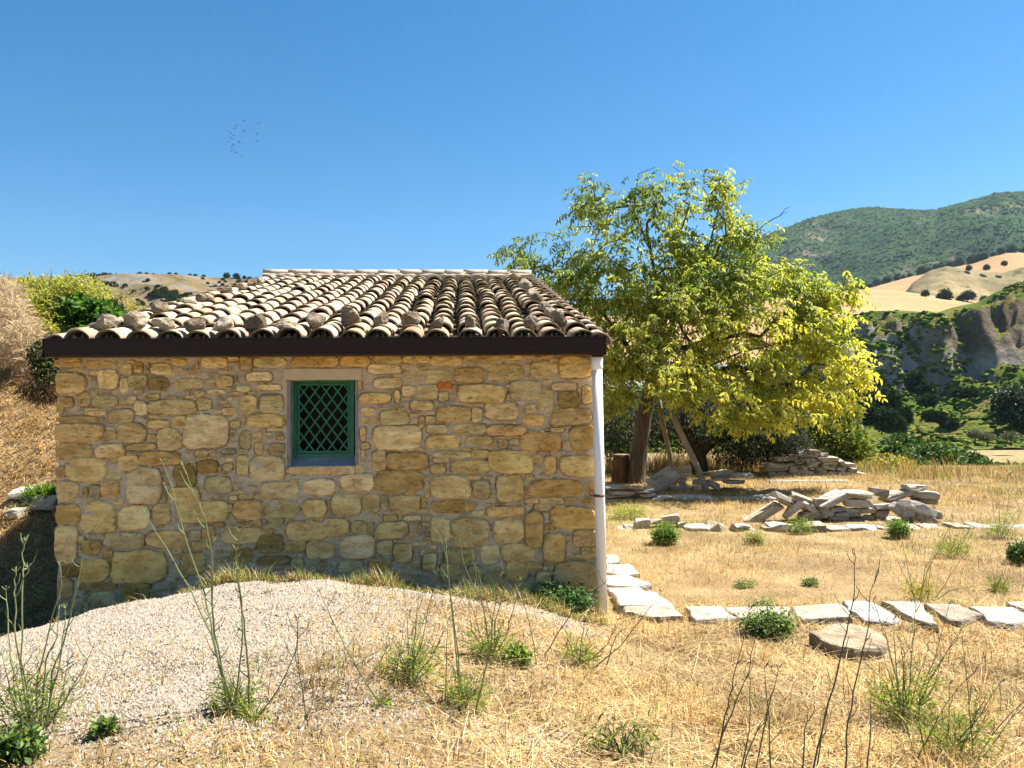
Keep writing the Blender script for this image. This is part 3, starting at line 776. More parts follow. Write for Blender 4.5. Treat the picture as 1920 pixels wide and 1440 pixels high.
# tiles --------------------------------------------------------------------
def tile_mat():
    m, nt, n, l, b = nodes('weathered_clay_tile')
    tc = N(nt, 'ShaderNodeTexCoord'); oi = N(nt, 'ShaderNodeObjectInfo')
    off = N(nt, 'ShaderNodeVectorMath', operation='MULTIPLY_ADD'); cmb = N(nt, 'ShaderNodeCombineXYZ')
    for i in range(3): l.new(oi.outputs['Random'], cmb.inputs[i])
    l.new(cmb.outputs[0], off.inputs[0]); off.inputs[1].default_value = (31, 47, 59); l.new(tc.outputs['Object'], off.inputs[2])
    v = off.outputs[0]
    f1 = noise_tex(nt, v, 7, 6, .65); f2 = noise_tex(nt, v, 26, 7, .7); f3 = noise_tex(nt, v, 3.2, 3, .5)
    c = mixc(nt, ramp(nt, f3, [(.35, (0, 0, 0)), (.65, (.5, .5, .5))]).outputs[0], oi.outputs['Color'], (.40, .335, .245))
    c = mixc(nt, ramp(nt, f1, [(.54, (0, 0, 0)), (.70, (.72, .72, .72))]).outputs[0], c, (.19, .15, .10))
    c = mixc(nt, ramp(nt, f2, [(.60, (0, 0, 0)), (.70, (.8, .8, .8))]).outputs[0], c, (.075, .065, .05))
    l.new(c, b.inputs['Base Color']); b.inputs['Roughness'].default_value = .9; b.inputs['Specular IOR Level'].default_value = .15
    bump(nt, f2, .5, .012, b)
    return m
M['tile'] = tile_mat()
M['tile_rim'] = plain('lichened_tile_rim', (.18, .145, .09), .95, .1, var=.5, scale=30)
def tile_mesh(w0, w1, ln, rise, th=.017, n=9, seed=0, wob=.004):
    r_ = random.Random(seed)
    V, F, mi = [], [], []
    ny = 3
    for layer in (0, 1):
        for j in range(ny):
            t = j / (ny - 1); w = (w0 + (w1 - w0) * t) / 2 - layer * th; h = rise * (1 - .12 * t) - layer * th
            for k in range(n + 1):
                a = math.pi * k / n
                V.append((math.cos(a) * w + r_.uniform(-wob, wob), t * ln + (r_.uniform(-.008, .008) if j == 0 else 0), math.sin(a) ** .9 * h + r_.uniform(-wob, wob) * .6 - .004 * math.sin(t * 3.14)))
    m1 = n + 1; o = ny * m1
    for j in range(ny - 1):
        for k in range(n):
            F.append((j * m1 + k, j * m1 + k + 1, (j + 1) * m1 + k + 1, (j + 1) * m1 + k)); mi.append(0)
            F.append((o + j * m1 + k + 1, o + j * m1 + k, o + (j + 1) * m1 + k, o + (j + 1) * m1 + k + 1)); mi.append(1)
    for k in range(n):
        F.append((k + 1, k, o + k, o + k + 1)); mi.append(1)
        e = (ny - 1) * m1
        F.append((e + k, e + k + 1, o + e + k + 1, o + e + k)); mi.append(1)
    for j in range(ny - 1):
        F.append((j * m1, (j + 1) * m1, o + (j + 1) * m1, o + j * m1)); mi.append(1)
        F.append((j * m1 + n, o + j * m1 + n, o + (j + 1) * m1 + n, (j + 1) * m1 + n)); mi.append(1)
    me = mesh('tile', V, F)
    me.materials.append(M['tile']); me.materials.append(M['tile_rim'])
    me.polygons.foreach_set('material_index', mi)
    me.polygons.foreach_set('use_smooth', [True] * len(mi))
    return me
NC, NR = 18, 18
pitch = (xr - xl) / NC; cour = (RLEN - .15) / NR
TW = pitch * .88
tvar = [tile_mesh(TW * random.uniform(.95, 1.04), TW * .83, .47, random.uniform(.088, .112), seed=k) for k in range(10)]
TCOL = [tuple(v * 1.17 for v in c) for c in [(.41, .315, .20), (.44, .34, .215), (.39, .28, .18), (.42, .29, .205), (.34, .265, .18), (.41, .33, .24), (.44, .36, .26), (.37, .30, .20), (.43, .27, .19)]]
tiles = []
for i in range(NC):
    drift = random.uniform(-.012, .012)
    for j in range(NR):
        x = xl + (i + .5) * pitch + drift + random.uniform(-.011, .011) + .012 * math.sin(j * .7 + i)
        s = j * cour + random.uniform(-.03, .03) + (.0 if j else .02)
        p = roof(x, s, .032 + random.uniform(0, .012))
        rot = (SL - R(2.6) + R(random.uniform(-.8, .8)), R(random.uniform(-4, 4)), R(random.uniform(-2.6, 2.6)))
        col = np.array(random.choice(TCOL)) * random.uniform(.82, 1.1)
        if random.random() < .05: col = np.array((.55, .25, .15)) * random.uniform(.9, 1.1)
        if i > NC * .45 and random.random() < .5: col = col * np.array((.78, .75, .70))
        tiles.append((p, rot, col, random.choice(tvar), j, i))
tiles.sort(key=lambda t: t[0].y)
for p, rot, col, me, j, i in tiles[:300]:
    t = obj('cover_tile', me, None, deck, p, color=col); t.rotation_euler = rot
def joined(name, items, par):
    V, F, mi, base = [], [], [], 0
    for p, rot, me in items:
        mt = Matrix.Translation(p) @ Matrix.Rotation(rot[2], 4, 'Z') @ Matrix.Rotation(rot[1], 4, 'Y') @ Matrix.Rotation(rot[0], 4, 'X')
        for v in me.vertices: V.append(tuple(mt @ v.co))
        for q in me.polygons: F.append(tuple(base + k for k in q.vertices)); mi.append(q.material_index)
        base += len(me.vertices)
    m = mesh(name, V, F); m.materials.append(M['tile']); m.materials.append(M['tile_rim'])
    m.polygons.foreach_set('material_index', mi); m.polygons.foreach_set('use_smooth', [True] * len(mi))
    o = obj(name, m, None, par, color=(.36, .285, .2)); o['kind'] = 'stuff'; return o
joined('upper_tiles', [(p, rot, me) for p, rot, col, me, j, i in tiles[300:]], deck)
pan = []
for i in range(NC + 1):
    for j in range(NR):
        x = xl + i * pitch + random.uniform(-.008, .008)
        p = roof(x, j * cour + .06 + random.uniform(-.02, .02), .088)
        me = tvar[(i * 3 + j) % 10]
        pan.append((p, (SL - R(2.4), R(180), 0), me))
joined('pan_tiles', pan, deck)
# ridge: a row of tiles laid along the ridge on a bed of mortar
nr = 12; rl = (xr - xl) / nr
rvar = [tile_mesh(.25, .21, rl * 1.12, .10, seed=50 + k) for k in range(3)]
for k in range(nr):
    p = roof(xr - k * rl + .02, RLEN - .02, .10 + random.uniform(-.006, .006))
    t = obj('ridge_tile', rvar[k % 3], None, deck, p, color=np.array((.46, .37, .28)) * random.uniform(.9, 1.08))
    t.rotation_euler = (R(2.5), R(random.uniform(-3, 3)), R(90 + random.uniform(-1, 1)))
V, F = [], []
NB = 60
for q in range(NB + 1):
    x = xl - .02 + (xr - xl + .04) * q / NB
    j1, j2 = random.uniform(-.025, .025), random.uniform(-.012, .012)
    for s, h in ((RLEN - .22 + j1, .0), (RLEN - .17 + j1, .12 + j2), (RLEN - .05, .17), (RLEN + .1, .1), (RLEN + .1, -.1), (RLEN - .22, -.02)):
        V.append(tuple(roof(x, s, h)))
for q in range(NB):
    for k in range(6): F.append((q * 6 + k, (q + 1) * 6 + k, (q + 1) * 6 + (k + 1) % 6, q * 6 + (k + 1) % 6))
obj('ridge_mortar', mesh('ridge_mortar', V, F), plain('pale_mortar', (.36, .29, .22), .95, .1, var=.25, scale=8, bmp=.5), deck)
# verge tiles turned over the right edge, and a band of mortar along the left one
vv = [tile_mesh(.20, .17, .45, .085, seed=70 + k) for k in range(4)]
for q in vv: q.materials[1] = M['tile']
for j in range(NR + 1):
    for x, tl, f in ((xr + .02, 24, 1), (xl - .055, -30, 0)):
        if j > NR - 1: continue
        p = roof(x + random.uniform(-.008, .008), j * cour + random.uniform(-.02, .02), .02 if f else .012)
        t = obj('verge_tile', vv[j % 4], None, deck, p, color=np.array((.42, .32, .25) if f else (.43, .34, .24)) * random.uniform(.88, 1.1))
        t.rotation_euler = (SL - R(2.5), R(tl + random.uniform(-5, 5)), R(random.uniform(-2, 2)))
# gutter -------------------------------------------------------------------
gh = .158
prof = [(.0, 0), (0, -.012), (.006, -.016), (.006, -gh + .03), (.012, -gh + .026), (.012, -gh + .018), (.02, -gh), (.14, -gh), (.14, 0), (.134, 0), (.134, -gh + .008), (.024, -gh + .008), (.012, -.02), (.008, 0)]
V, F = [], []
for x in (gl, gr):
    for yy, zz in prof: V.append((x, GUT_Y + yy, ZG + zz))
n = len(prof)
for k in range(n): F.append((k, (k + 1) % n, n + (k + 1) % n, n + k))
gut = obj('gutter', mesh('gutter', V, F), M['gutter'], hut)
for x in (gl - .003, gr - .001):
    obj('end_cap', boxes('end_cap', [(x, GUT_Y - .001, ZG - gh - .002, x + .004, GUT_Y + .142, ZG + .002)]), M['gutter'], gut)
sx = L(925, 650, GUT_Y)[0]
obj('joint', boxes('joint', [(sx - .018, GUT_Y - .0035, ZG - gh - .003, sx + .018, GUT_Y + .141, ZG - .014)]), M['gutter'], gut)
# downpipe -----------------------------------------------------------------
def pipe(name, pts, r, mat, par, n=20):
    v, f = tube_vf(pts, r if isinstance(r, list) else [r] * len(pts), n)
    me = mesh(name, v, f); o = obj(name, me, mat, par, smooth=False)
    me.polygons.foreach_set('use_smooth', [len(p.vertices) == 4 for p in me.polygons]); return o
py_ = -.115
tx, tz = L(1119, 668, py_); bx, bz = L(1129, 1150, py_)
bz = gz1(*(toworld((bx, py_, 0)).xy)) - .04
dp = pipe('downpipe', [(tx, py_, tz - .03), (tx + (bx - tx) * .5, py_, (tz + bz) / 2), (bx, py_, bz)], .047, M['pvc'], hut)
pipe('socket', [(tx, py_, tz), (tx, py_, tz - .003), (tx, py_, tz - .105), (tx, py_, tz - .125)], [.050, .0535, .0535, .047], M['pvc'], dp)
obj('outlet', boxes('outlet', [(tx - .048, GUT_Y + .022, tz - .012, tx + .046, GUT_Y + .137, ZG - gh + .002)]), M['gutter'], dp)
cxx, czz = L(1124, 929, py_)
pipe('clamp', [(cxx - .003, py_, czz - .012), (cxx - .003, py_, czz + .012)], .051, M['rust'], dp)
obj('clamp_bolt', boxes('clamp_bolt', [(cxx - .075, py_ - .012, czz - .009, cxx - .045, py_ + .11, czz + .009)]), M['rust'], dp)
# ------------------------------------------------------------------ rocks and slabs
def rock_mesh(w, d, h, seed, npts=30, flat=.0, bev=.1):
    """angular block: convex hull of points on a rough box, edges worn by a bevel"""
    r_ = random.Random(seed)
    bm = bmesh.new()
    for k in range(npts):
        v = [r_.uniform(-1, 1) for _ in range(3)]
        ax = r_.choice((0, 1, 2, 2)); v[ax] = math.copysign(1, v[ax])
        k2 = r_.choice((0, 1, 2)); v[k2] = math.copysign(r_.uniform(.75, 1), v[k2])
        bm.verts.new((v[0] * w / 2, v[1] * d / 2, v[2] * h / 2))
    bmesh.ops.convex_hull(bm, input=bm.verts[:])
    for v in [v for v in bm.verts if not v.link_faces]: bm.verts.remove(v)
    bmesh.ops.dissolve_limit(bm, angle_limit=R(14), verts=bm.verts[:], edges=bm.edges[:])
    bmesh.ops.bevel(bm, geom=bm.edges[:], offset=min(w, h, d) * bev, segments=1, profile=.6, affect='EDGES', clamp_overlap=True)
    for v in bm.verts:
        v.co += mnoise.noise_vector(v.co * (2.2 / max(w, h)) + Vector((seed % 97, 0, 0))) * min(w, h, d) * .16
    bmesh.ops.triangulate(bm, faces=[f for f in bm.faces if len(f.verts) > 4])
    return bm_mesh('rock', bm)
def boulder_mesh(w, d, h, seed):
    r_ = random.Random(seed)
    bm = bmesh.new(); bmesh.ops.create_icosphere(bm, subdivisions=3, radius=1)
    cuts = []
    for k in range(r_.randint(7, 10)):
        v = Vector((r_.gauss(0, 1), r_.gauss(0, 1), r_.gauss(0, 1))).normalized(); cuts.append((v, r_.uniform(.55, .86)))
    for v in bm.verts:
        n = v.co.normalized(); p = v.co.copy()
        for q, c in cuts:
            t = p.dot(q)
            if t > c: p -= q * (t - c) * .93
        p += n * (.10 * mnoise.noise(n * 2.3 + Vector((seed % 91, 0, 0))) + .07 * mnoise.noise(n * 6 + Vector((0, seed % 83, 0))))
        v.co = Vector((p.x * w * .6, p.y * d * .6, p.z * h * .6))
    return bm_mesh('boulder', bm)
LIME = [(.50, .46, .39), (.54, .505, .45), (.47, .42, .34), (.42, .37, .29), (.51, .48, .44)]
def lime(r_, f=1.0): return np.array(r_.choice(LIME)) * r_.uniform(.88, 1.08) * f
def stone_box(name, ent, zoom, depth, seed, par=None, dk=None, mat='lime', col=None, bev=.1, thick=1.0):
    """a stone read off the photo as x0 y0 x1 y1 [angle] in one zoom frame, standing at the given depth"""
    ox, oy, sc = zoom
    r_ = random.Random(seed * 31 + 7)
    x0, y0, x1, y1 = ent[:4]; ang = ent[4] if len(ent) > 4 else r_.uniform(-3, 3)
    c = P(ox + (x0 + x1) / 2 / sc, oy + (y0 + y1) / 2 / sc, depth)
    w = (x1 - x0) / sc / FPX * depth * 1.06; h = (y1 - y0) / sc / FPX * depth * thick * 1.06
    d = dk if dk else max(.12, min(w, .6) * r_.uniform(.65, .95))
    c = c + Vector((0, d * .25, 0))
    o = obj(name, rock_mesh(w, d, h, seed, 30, bev=bev), M[mat], par, (0, 0, 0), color=lime(r_) if col is None else col)
    o.location = c
    o.rotation_euler = (R(r_.uniform(-5, 5)), -R(ang), R(r_.uniform(-14, 14)))
    return o
def slab_poly(name, pts, ztop, th, seed, par=None, col=None, mat='lime'):
    """flat slab from a plan outline (world xy)"""
    r_ = random.Random(seed)
    out = []
    m = len(pts)
    for k in range(m):
        a, b = Vector(pts[k]), Vector(pts[(k + 1) % m])
        for t in (0, .33, .66):
            q = a.lerp(b, t); e = (b - a).length
            out.append(q + Vector((r_.uniform(-1, 1), r_.uniform(-1, 1))) * min(.018, e * .05))
    c = sum(out, Vector((0, 0))) / len(out)
    V, F = [], []; n = len(out)
    tl = (r_.uniform(-.03, .03), r_.uniform(-.03, .03))
    for sc, dz in ((1.0, -th), (1.02, -.03), (.995, -.008), (.95, 0), (.55, .004)):
        for q in out:
            x, y = c + (q - c) * sc
            V.append((x - c.x, y - c.y, dz + (x - c.x) * tl[0] + (y - c.y) * tl[1] + r_.uniform(-.004, .004)))
    V.append((0, 0, .003))
    for q in range(4):
        for k in range(n): F.append((q * n + k, q * n + (k + 1) % n, (q + 1) * n + (k + 1) % n, (q + 1) * n + k))
    for k in range(n): F.append((4 * n + k, 4 * n + (k + 1) % n, 5 * n))
    return obj(name, mesh(name, V, F), M[mat], par, (c.x, c.y, ztop), color=lime(r_) if col is None else col)
def on_z(px, py, z):
    d = ray(px, py); t = (z - CAM.z) / d.z
    p = CAM + d * t; return (p.x, p.y)
Z3, Z7, ZM, Z1, Z2 = (1100, 680, 3.0), (1240, 900, 2.667), (1640, 960, 6.546), (1120, 780, 6.4), (1380, 820, 4.571)

# front edging: a row of pale flat slabs continuing the line of the hut wall
kerb = empty('slab_edging', ghit(1500, 1160), 0, 'row of pale flat stone slabs edging the dry yard beside the hut', 'edging')
def kslab(zoom, poly, z=.07, th=.16, col=None, seed=0):
    ox, oy, sc = zoom
    pts = [on_z(ox + a / sc, oy + b / sc, z) for a, b in poly]
    o = slab_poly('slab', pts, z, th, seed, None, col)
    o.parent = kerb; o.location = o.location - kerb.location
    return o
kz = [
 (Z7, [(120, 630), (295, 628), (378, 690), (165, 700)], .11), (Z7, [(308, 635), (630, 628), (655, 690), (390, 692)], .08),
 (Z7, [(645, 622), (900, 616), (955, 688), (700, 695)], .09), (Z7, [(910, 604), (1055, 610), (1195, 690), (1160, 712), (1010, 696), (940, 650)], .08),
 (Z7, [(1105, 602), (1290, 606), (1330, 660), (1392, 728), (1250, 685)], .10), (Z7, [(1325, 618), (1480, 624), (1605, 668), (1500, 700), (1425, 692)], .09),
 (Z7, [(1540, 628), (1770, 632), (1850, 690), (1760, 722), (1640, 700)], .09), (Z7, [(1720, 605), (1860, 602), (1980, 650), (1880, 662), (1800, 640)], .09),
 (Z7, [(1870, 670), (2050, 660), (2150, 720), (1960, 735)], .08),
 (Z3, [(205, 1372), (480, 1365), (552, 1418), (340, 1425), (215, 1400)], .12), (Z3, [(150, 1295), (390, 1285), (485, 1360), (180, 1362)], .10),
 (Z3, [(115, 1262), (300, 1262), (330, 1290), (140, 1292)], .08), (Z3, [(110, 1192), (240, 1188), (365, 1245), (270, 1262), (110, 1250)], .09),
 (Z3, [(108, 1135), (240, 1130), (295, 1180), (200, 1192), (108, 1180)], .08), (Z3, [(106, 1082), (170, 1078), (185, 1118), (106, 1124)], .07)]
for k, (zm, poly, z) in enumerate(kz):
    kslab(zm, poly, z * .62, .2, np.array((.42, .41, .41)) if k == 3 else None, 400 + k)

# broad brown slab lying in front of the edging
pts = [on_z(1240 + a / 2.667, 900 + b / 2.667, .09) for a, b in ((755, 775), (830, 722), (890, 700), (1045, 716), (1120, 765), (1130, 800), (1095, 838), (960, 852), (870, 842), (800, 815))]
o = slab_poly('stone_slab', pts, .09, .14, 450, None, np.array((.34, .265, .175)), 'stone')
o.rotation_euler = (R(-3), R(3), 0)
tag(o, 'broad brown flat slab lying in the straw in front of the edging', 'stone')

# second line of footing stones, depth about 11.5 m
foot = empty('wall_footing', ghit(1500, 1000), 0, 'low broken line of pale footing stones in front of the rubble heap', 'footing')
def addfoot(zoom, ents, depth, par, seed, **kw):
    for k, e in enumerate(ents):
        o = stone_box('stone', e, zoom, depth, seed + k, None, **kw)
        o.location.z = max(o.location.z, gz1(o.location.x, o.location.y) + .0)
        o.parent = par; o.location = o.location - par.location
addfoot(Z2, [(0, 752, 120, 778), (5, 778, 118, 812), (300, 745, 470, 805), (250, 805, 380, 850), (430, 795, 515, 835), (590, 778, 770, 885), (780, 792, 985, 826), (965, 785, 1215, 832), (60, 822, 160, 862), (1240, 808, 1320, 840), (1480, 820, 1600, 845)], 11.5, foot, 500, dk=.42)
addfoot(Z3, [(560, 960, 690, 995), (690, 922, 768, 1005, 60)], 11.6, foot, 530, dk=.35)
addfoot(ZM, [(950, 222, 1180, 268), (1230, 222, 1500, 300), (1500, 226, 1833, 268), (1700, 255, 1960, 290), (620, 240, 840, 265)], 11.5, foot, 540, dk=.4)
# third line, depth about 15.2 m
foot2 = empty('wall_footing', ghit(1300, 942), 0, 'far line of thin pale footing stones between house corner and the walnut tree', 'footing')
addfoot(Z1, [(100, 1005, 270, 1050), (275, 1008, 450, 1052), (460, 990, 650, 1050), (650, 985, 930, 1048), (930, 985, 1245, 1050), (850, 1090, 1205, 1160), (1200, 1065, 1370, 1130), (1250, 985, 1440, 1040), (1490, 990, 1730, 1058), (1738, 982, 1802, 1032), (1805, 978, 2010, 1024), (100, 850, 330, 880), (300, 850, 560, 885), (130, 890, 420, 930), (430, 880, 690, 905), (480, 925, 720, 960), (120, 945, 420, 975)], 15.2, foot2, 560, dk=.5)
addfoot(Z2, [(-60, 525, 30, 555), (30, 522, 175, 550), (175, 512, 385, 560)], 15.2, foot2, 590, dk=.45)

# small cluster beside the hut corner
def loose(zoom, items, depth, seed, group, mat='lime', **kw):
    for k, it in enumerate(items):
        e, label = it[:-1], it[-1]
        o = stone_box('rubble_stone', e, zoom, depth, seed + k, None, mat=mat, **kw)
        zg = gz1(o.location.x, o.location.y)
        if o.location.z - o.dimensions.z * .5 < zg - .1: o.location.z = max(o.location.z, zg)
        tag(o, label, 'stone', group)
lab = 'pale broken stone in the small scatter by the green tuft beside the downpipe'
loose(Z1, [(100, 1372, 310, 1420, lab), (330, 1310, 470, 1405, lab), (445, 1338, 620, 1425, -12, lab), (458, 1240, 640, 1320, 15, lab), (630, 1242, 770, 1300, lab), (790, 1200, 990, 1300, 8, lab), (960, 1280, 1060, 1385, lab), (1060, 1355, 1120, 1395, lab), (250, 1400, 480, 1450, lab)], 11.8, 600, 'scatter of stones by the hut corner')
# rubble heap
hl = 'pale limestone block in the heap of rubble'
grp = 'stones of the rubble heap'
loose(Z2, [(85, 620, 420, 700, 29, 'long grey slab leaning up at the left end of the rubble heap'),
  (305, 490, 500, 540, -27, 'tilted tongue-shaped slab on the shoulder of the rubble heap'), (390, 555, 505, 595, -25, hl),
  (505, 590, 790, 660, -40, 'narrow grey slab crossing another in the rubble heap'), (395, 580, 590, 650, 40, 'grey slab propped under a crossing one in the rubble heap'),
  (490, 500, 655, 545, -20, hl), (680, 508, 955, 575, 22, 'thick pale slab sloping upward over the rubble heap'),
  (905, 465, 1175, 520, -2, 'level slab capping the middle of the rubble heap'), (950, 525, 1165, 605, hl), (735, 620, 840, 685, hl), (800, 592, 935, 630, hl), (815, 632, 1000, 678, 4, hl), (805, 676, 955, 715, hl),
  (1060, 605, 1195, 655, hl), (1085, 665, 1180, 712, hl), (800, 720, 1170, 750, 0, 'long thin slab at the foot of the rubble heap'), (1190, 692, 1350, 748, hl), (1235, 755, 1480, 800, hl),
  (700, 590, 800, 640, hl), (940, 610, 1070, 680, hl), (1180, 570, 1330, 620, hl), (1190, 625, 1330, 690, hl), (560, 640, 720, 740, hl), (860, 690, 1100, 730, hl), (1000, 690, 1100, 730, hl), (660, 520, 780, 600, hl)], 12.4, 620, grp, thick=.84)
loose(Z2, [(1465, 570, 1700, 660, -25, 'big pale pointed slab leaning at the right end of the rubble heap'), (1535, 640, 1705, 770, -38, 'cracked white block under the big pointed slab'), (1340, 575, 1430, 650, -45, 'white stone tipped on edge in the rubble heap'), (1430, 660, 1485, 712, hl), (1695, 635, 1765, 700, hl), (1480, 770, 1650, 808, hl), (1420, 620, 1530, 680, hl)], 12.2, 660, grp)
loose(Z2, [(1270, 470, 1495, 525, 13, 'white slab tilted against the two flat stacked slabs'), (1450, 412, 1655, 458, -3, 'white flat slab lying on top of a tan one'), (1485, 462, 1725, 525, -4, 'tan flat slab under the white one'), (1290, 532, 1560, 562, hl), (1540, 525, 1720, 568, hl), (1140, 440, 1300, 505, -8, 'flat pale slab lying in straw behind the rubble heap')], 13.6, 680, grp)
tl_ = 'grey stone lying near the foot of the walnut tree'
loose(Z1, [(630, 700, 960, 830, 32, 'large grey slab leaning near the walnut trunk'), (700, 770, 900, 880, 40, tl_), (900, 700, 1060, 800, -30, tl_), (940, 605, 1140, 680, 10, tl_), (985, 660, 1140, 720, tl_), (1310, 662, 1625, 712, 1, tl_), (1375, 716, 1565, 775, tl_), (860, 872, 1100, 962, 'white rounded block in front of the leaning slab near the walnut'), (1150, 850, 1270, 920, tl_), (1170, 770, 1300, 832, tl_), (1310, 785, 1470, 860, -26, tl_), (1530, 772, 1770, 812, tl_), (640, 705, 780, 760, tl_), (1600, 690, 1900, 740, tl_), (990, 800, 1090, 880, -50, tl_)], 17.0, 700, 'stones round the walnut')
# ruined wall with coursed stones
ruin = empty('ruined_wall', ghit(1520, 900), 0, 'stump of a ruined dry stone wall with slabs stacked on it', 'wall')
RW = [(330, 170, 505, 214), (500, 176, 690, 208), (685, 168, 872, 206), (250, 216, 500, 250), (235, 250, 440, 296), (270, 296, 345, 360), (345, 296, 420, 360), (420, 316, 535, 362), (495, 258, 612, 350, 3), (440, 246, 502, 302), (870, 256, 942, 296), (870, 296, 980, 370), (800, 336, 870, 378), (868, 196, 930, 246), (920, 218, 995, 252), (940, 262, 1012, 300), (975, 290, 1060, 345), (1035, 330, 1112, 382), (945, 352, 1025, 402), (250, 362, 345, 396), (405, 352, 470, 392), (540, 352, 680, 384), (610, 210, 700, 240)]
r_ = random.Random(9)
y = 206
while y < 372:
    h = r_.uniform(20, 34); x = 505
    while x < 868:
        w = r_.uniform(40, 110); RW.append((x, y, min(x + w, 872), y + h)); x += w
    y += h
addfoot(Z2, RW, 20.2, ruin, 740, dk=.55)
for k, (e, la) in enumerate([((450, 145, 525, 172), 'dark flat stone resting on the ruined wall end'), ((530, 116, 602, 168), 'rounded knobbly stone standing on the ruined wall'), ((604, 110, 716, 168), 'largest flat boulder resting on the ruined wall'), ((708, 134, 782, 168), 'low pale stone beside the boulder on the ruined wall')]):
    tag(stone_box('capping_stone', e, Z2, 20.2, 800 + k, dk=.4), la, 'stone', 'stones lying on the ruined wall')
a, b = P(1380 + 290 / 4.571, 820 + 402 / 4.571, 18.6), P(1380 + 960 / 4.571, 820 + 392 / 4.571, 18.8)
v, f = tube_vf([a, a.lerp(b, .3) + Vector((0, 0, .01)), a.lerp(b, .7), b], [.085, .09, .088, .08], 9)
tag(obj('stone_column', mesh('stone_column', v, f), M['lime'], color=(.46, .42, .36)), 'long thin pale stone shaft lying before the ruined wall', 'column')
# pale boulders on the bank left of the hut
for k, (e, la) in enumerate([((20, 715, 130, 775), 'low white boulder half sunk in the bank'), ((100, 700, 330, 790), 'broad white boulder on the bank against the hut corner'), ((55, 770, 210, 820), 'small tan stone on the lip of the bank')]):
    o = stone_box('boulder', e, (0, 700, 2.88), 9.6 + .2 * k, 820 + k, dk=.4, thick=.8)
    o.location.z = gz1(o.location.x, o.location.y) + .05
    tag(o, la, 'stone', 'boulders on the bank')

# stones weighing down the roof tiles ----------------------------------------
Z8, Z9 = (80, 500, 3.556), (600, 500, 3.556)
def roof_stone(zoom, cx, cy, w, h, label, grp, seed, dark=False):
    ox, oy, sc = zoom
    px, py = ox + cx / sc, oy + cy / sc
    # ray against the plane of the tile crests
    o = toworld(roof(0, 0, .13)); nrm = (Vector((0, 0, 1)) * CS - WN * SS)
    d = ray(px, py); t = (o - CAM).dot(nrm) / d.dot(nrm); p = CAM + d * t
    k = p.y / FPX / sc
    r_ = random.Random(seed)
    c = np.array((.27, .215, .15) if dark else (.40, .33, .24)) * r_.uniform(.88, 1.12)
    ob = obj('roof_stone', boulder_mesh(w * k * 1.0, w * k * r_.uniform(.7, 1.0), h * k * 1.1, seed), M['stone'], None, color=c)
    ob.location = p + nrm * (.02)
    ob.rotation_euler = (SL + R(r_.uniform(-35, 35)), R(r_.uniform(-35, 35)), R(r_.uniform(-60, 60)))
    tag(ob, label, 'stone', grp)
ORD = ['first', 'second', 'third', 'fourth', 'fifth', 'sixth', 'seventh', 'eighth', 'ninth', 'tenth', 'eleventh', 'twelfth', 'thirteenth']
la = 'rough stone wedged between tiles just above the gutter, %s from the pale corner boulders'
for k, (cx, cy, w, h) in enumerate([(815, 395, 140, 85), (1025, 405, 140, 75), (1205, 405, 150, 85), (1425, 400, 140, 110), (1625, 405, 120, 75), (1820, 375, 140, 95)]):
    roof_stone(Z8, cx, cy, w, h, la % ORD[k], 'stones in the row above the gutter', 900 + k, k % 2 == 1)
for k, (cx, cy, w, h) in enumerate([(200, 355, 150, 120), (415, 368, 110, 75), (605, 370, 110, 115), (785, 400, 75, 95), (1005, 390, 70, 95), (1205, 405, 95, 110), (1400, 395, 85, 95)]):
    roof_stone(Z9, cx, cy, w, h, la % ORD[k + 6], 'stones in the row above the gutter', 910 + k, True)
roof_stone(Z8, 430, 385, 165, 100, 'large smooth pale boulder on the roof corner at the gutter end', None, 920)
roof_stone(Z8, 620, 380, 150, 110, 'pale boulder with a dark broken side beside the corner boulder', None, 921)
lv = 'rough stone on the roof edge facing the rocky hill, %s up from the gutter'
for k, (cx, cy, w, h) in enumerate([(785, 290, 100, 75), (970, 245, 100, 50), (1050, 222, 70, 55), (1110, 210, 70, 45), (1225, 172, 90, 40), (1330, 140, 80, 40), (1395, 122, 80, 45), (1448, 105, 60, 45)]):
    roof_stone(Z8, cx, cy, w, h, lv % ORD[k], 'stones along the left roof edge', 930 + k, k % 2 == 0)
rv = 'rough stone on the roof edge beside the walnut, %s down from the ridge'
for k, (cx, cy, w, h) in enumerate([(1300, 75, 70, 40), (1360, 130, 90, 80), (1410, 185, 80, 40), (1450, 225, 100, 55), (1500, 275, 90, 50), (1545, 320, 90, 75), (1595, 365, 100, 90)]):
    roof_stone(Z9, cx, cy, w, h, rv % ORD[k], 'stones along the right roof edge', 940 + k, k % 3 == 0)
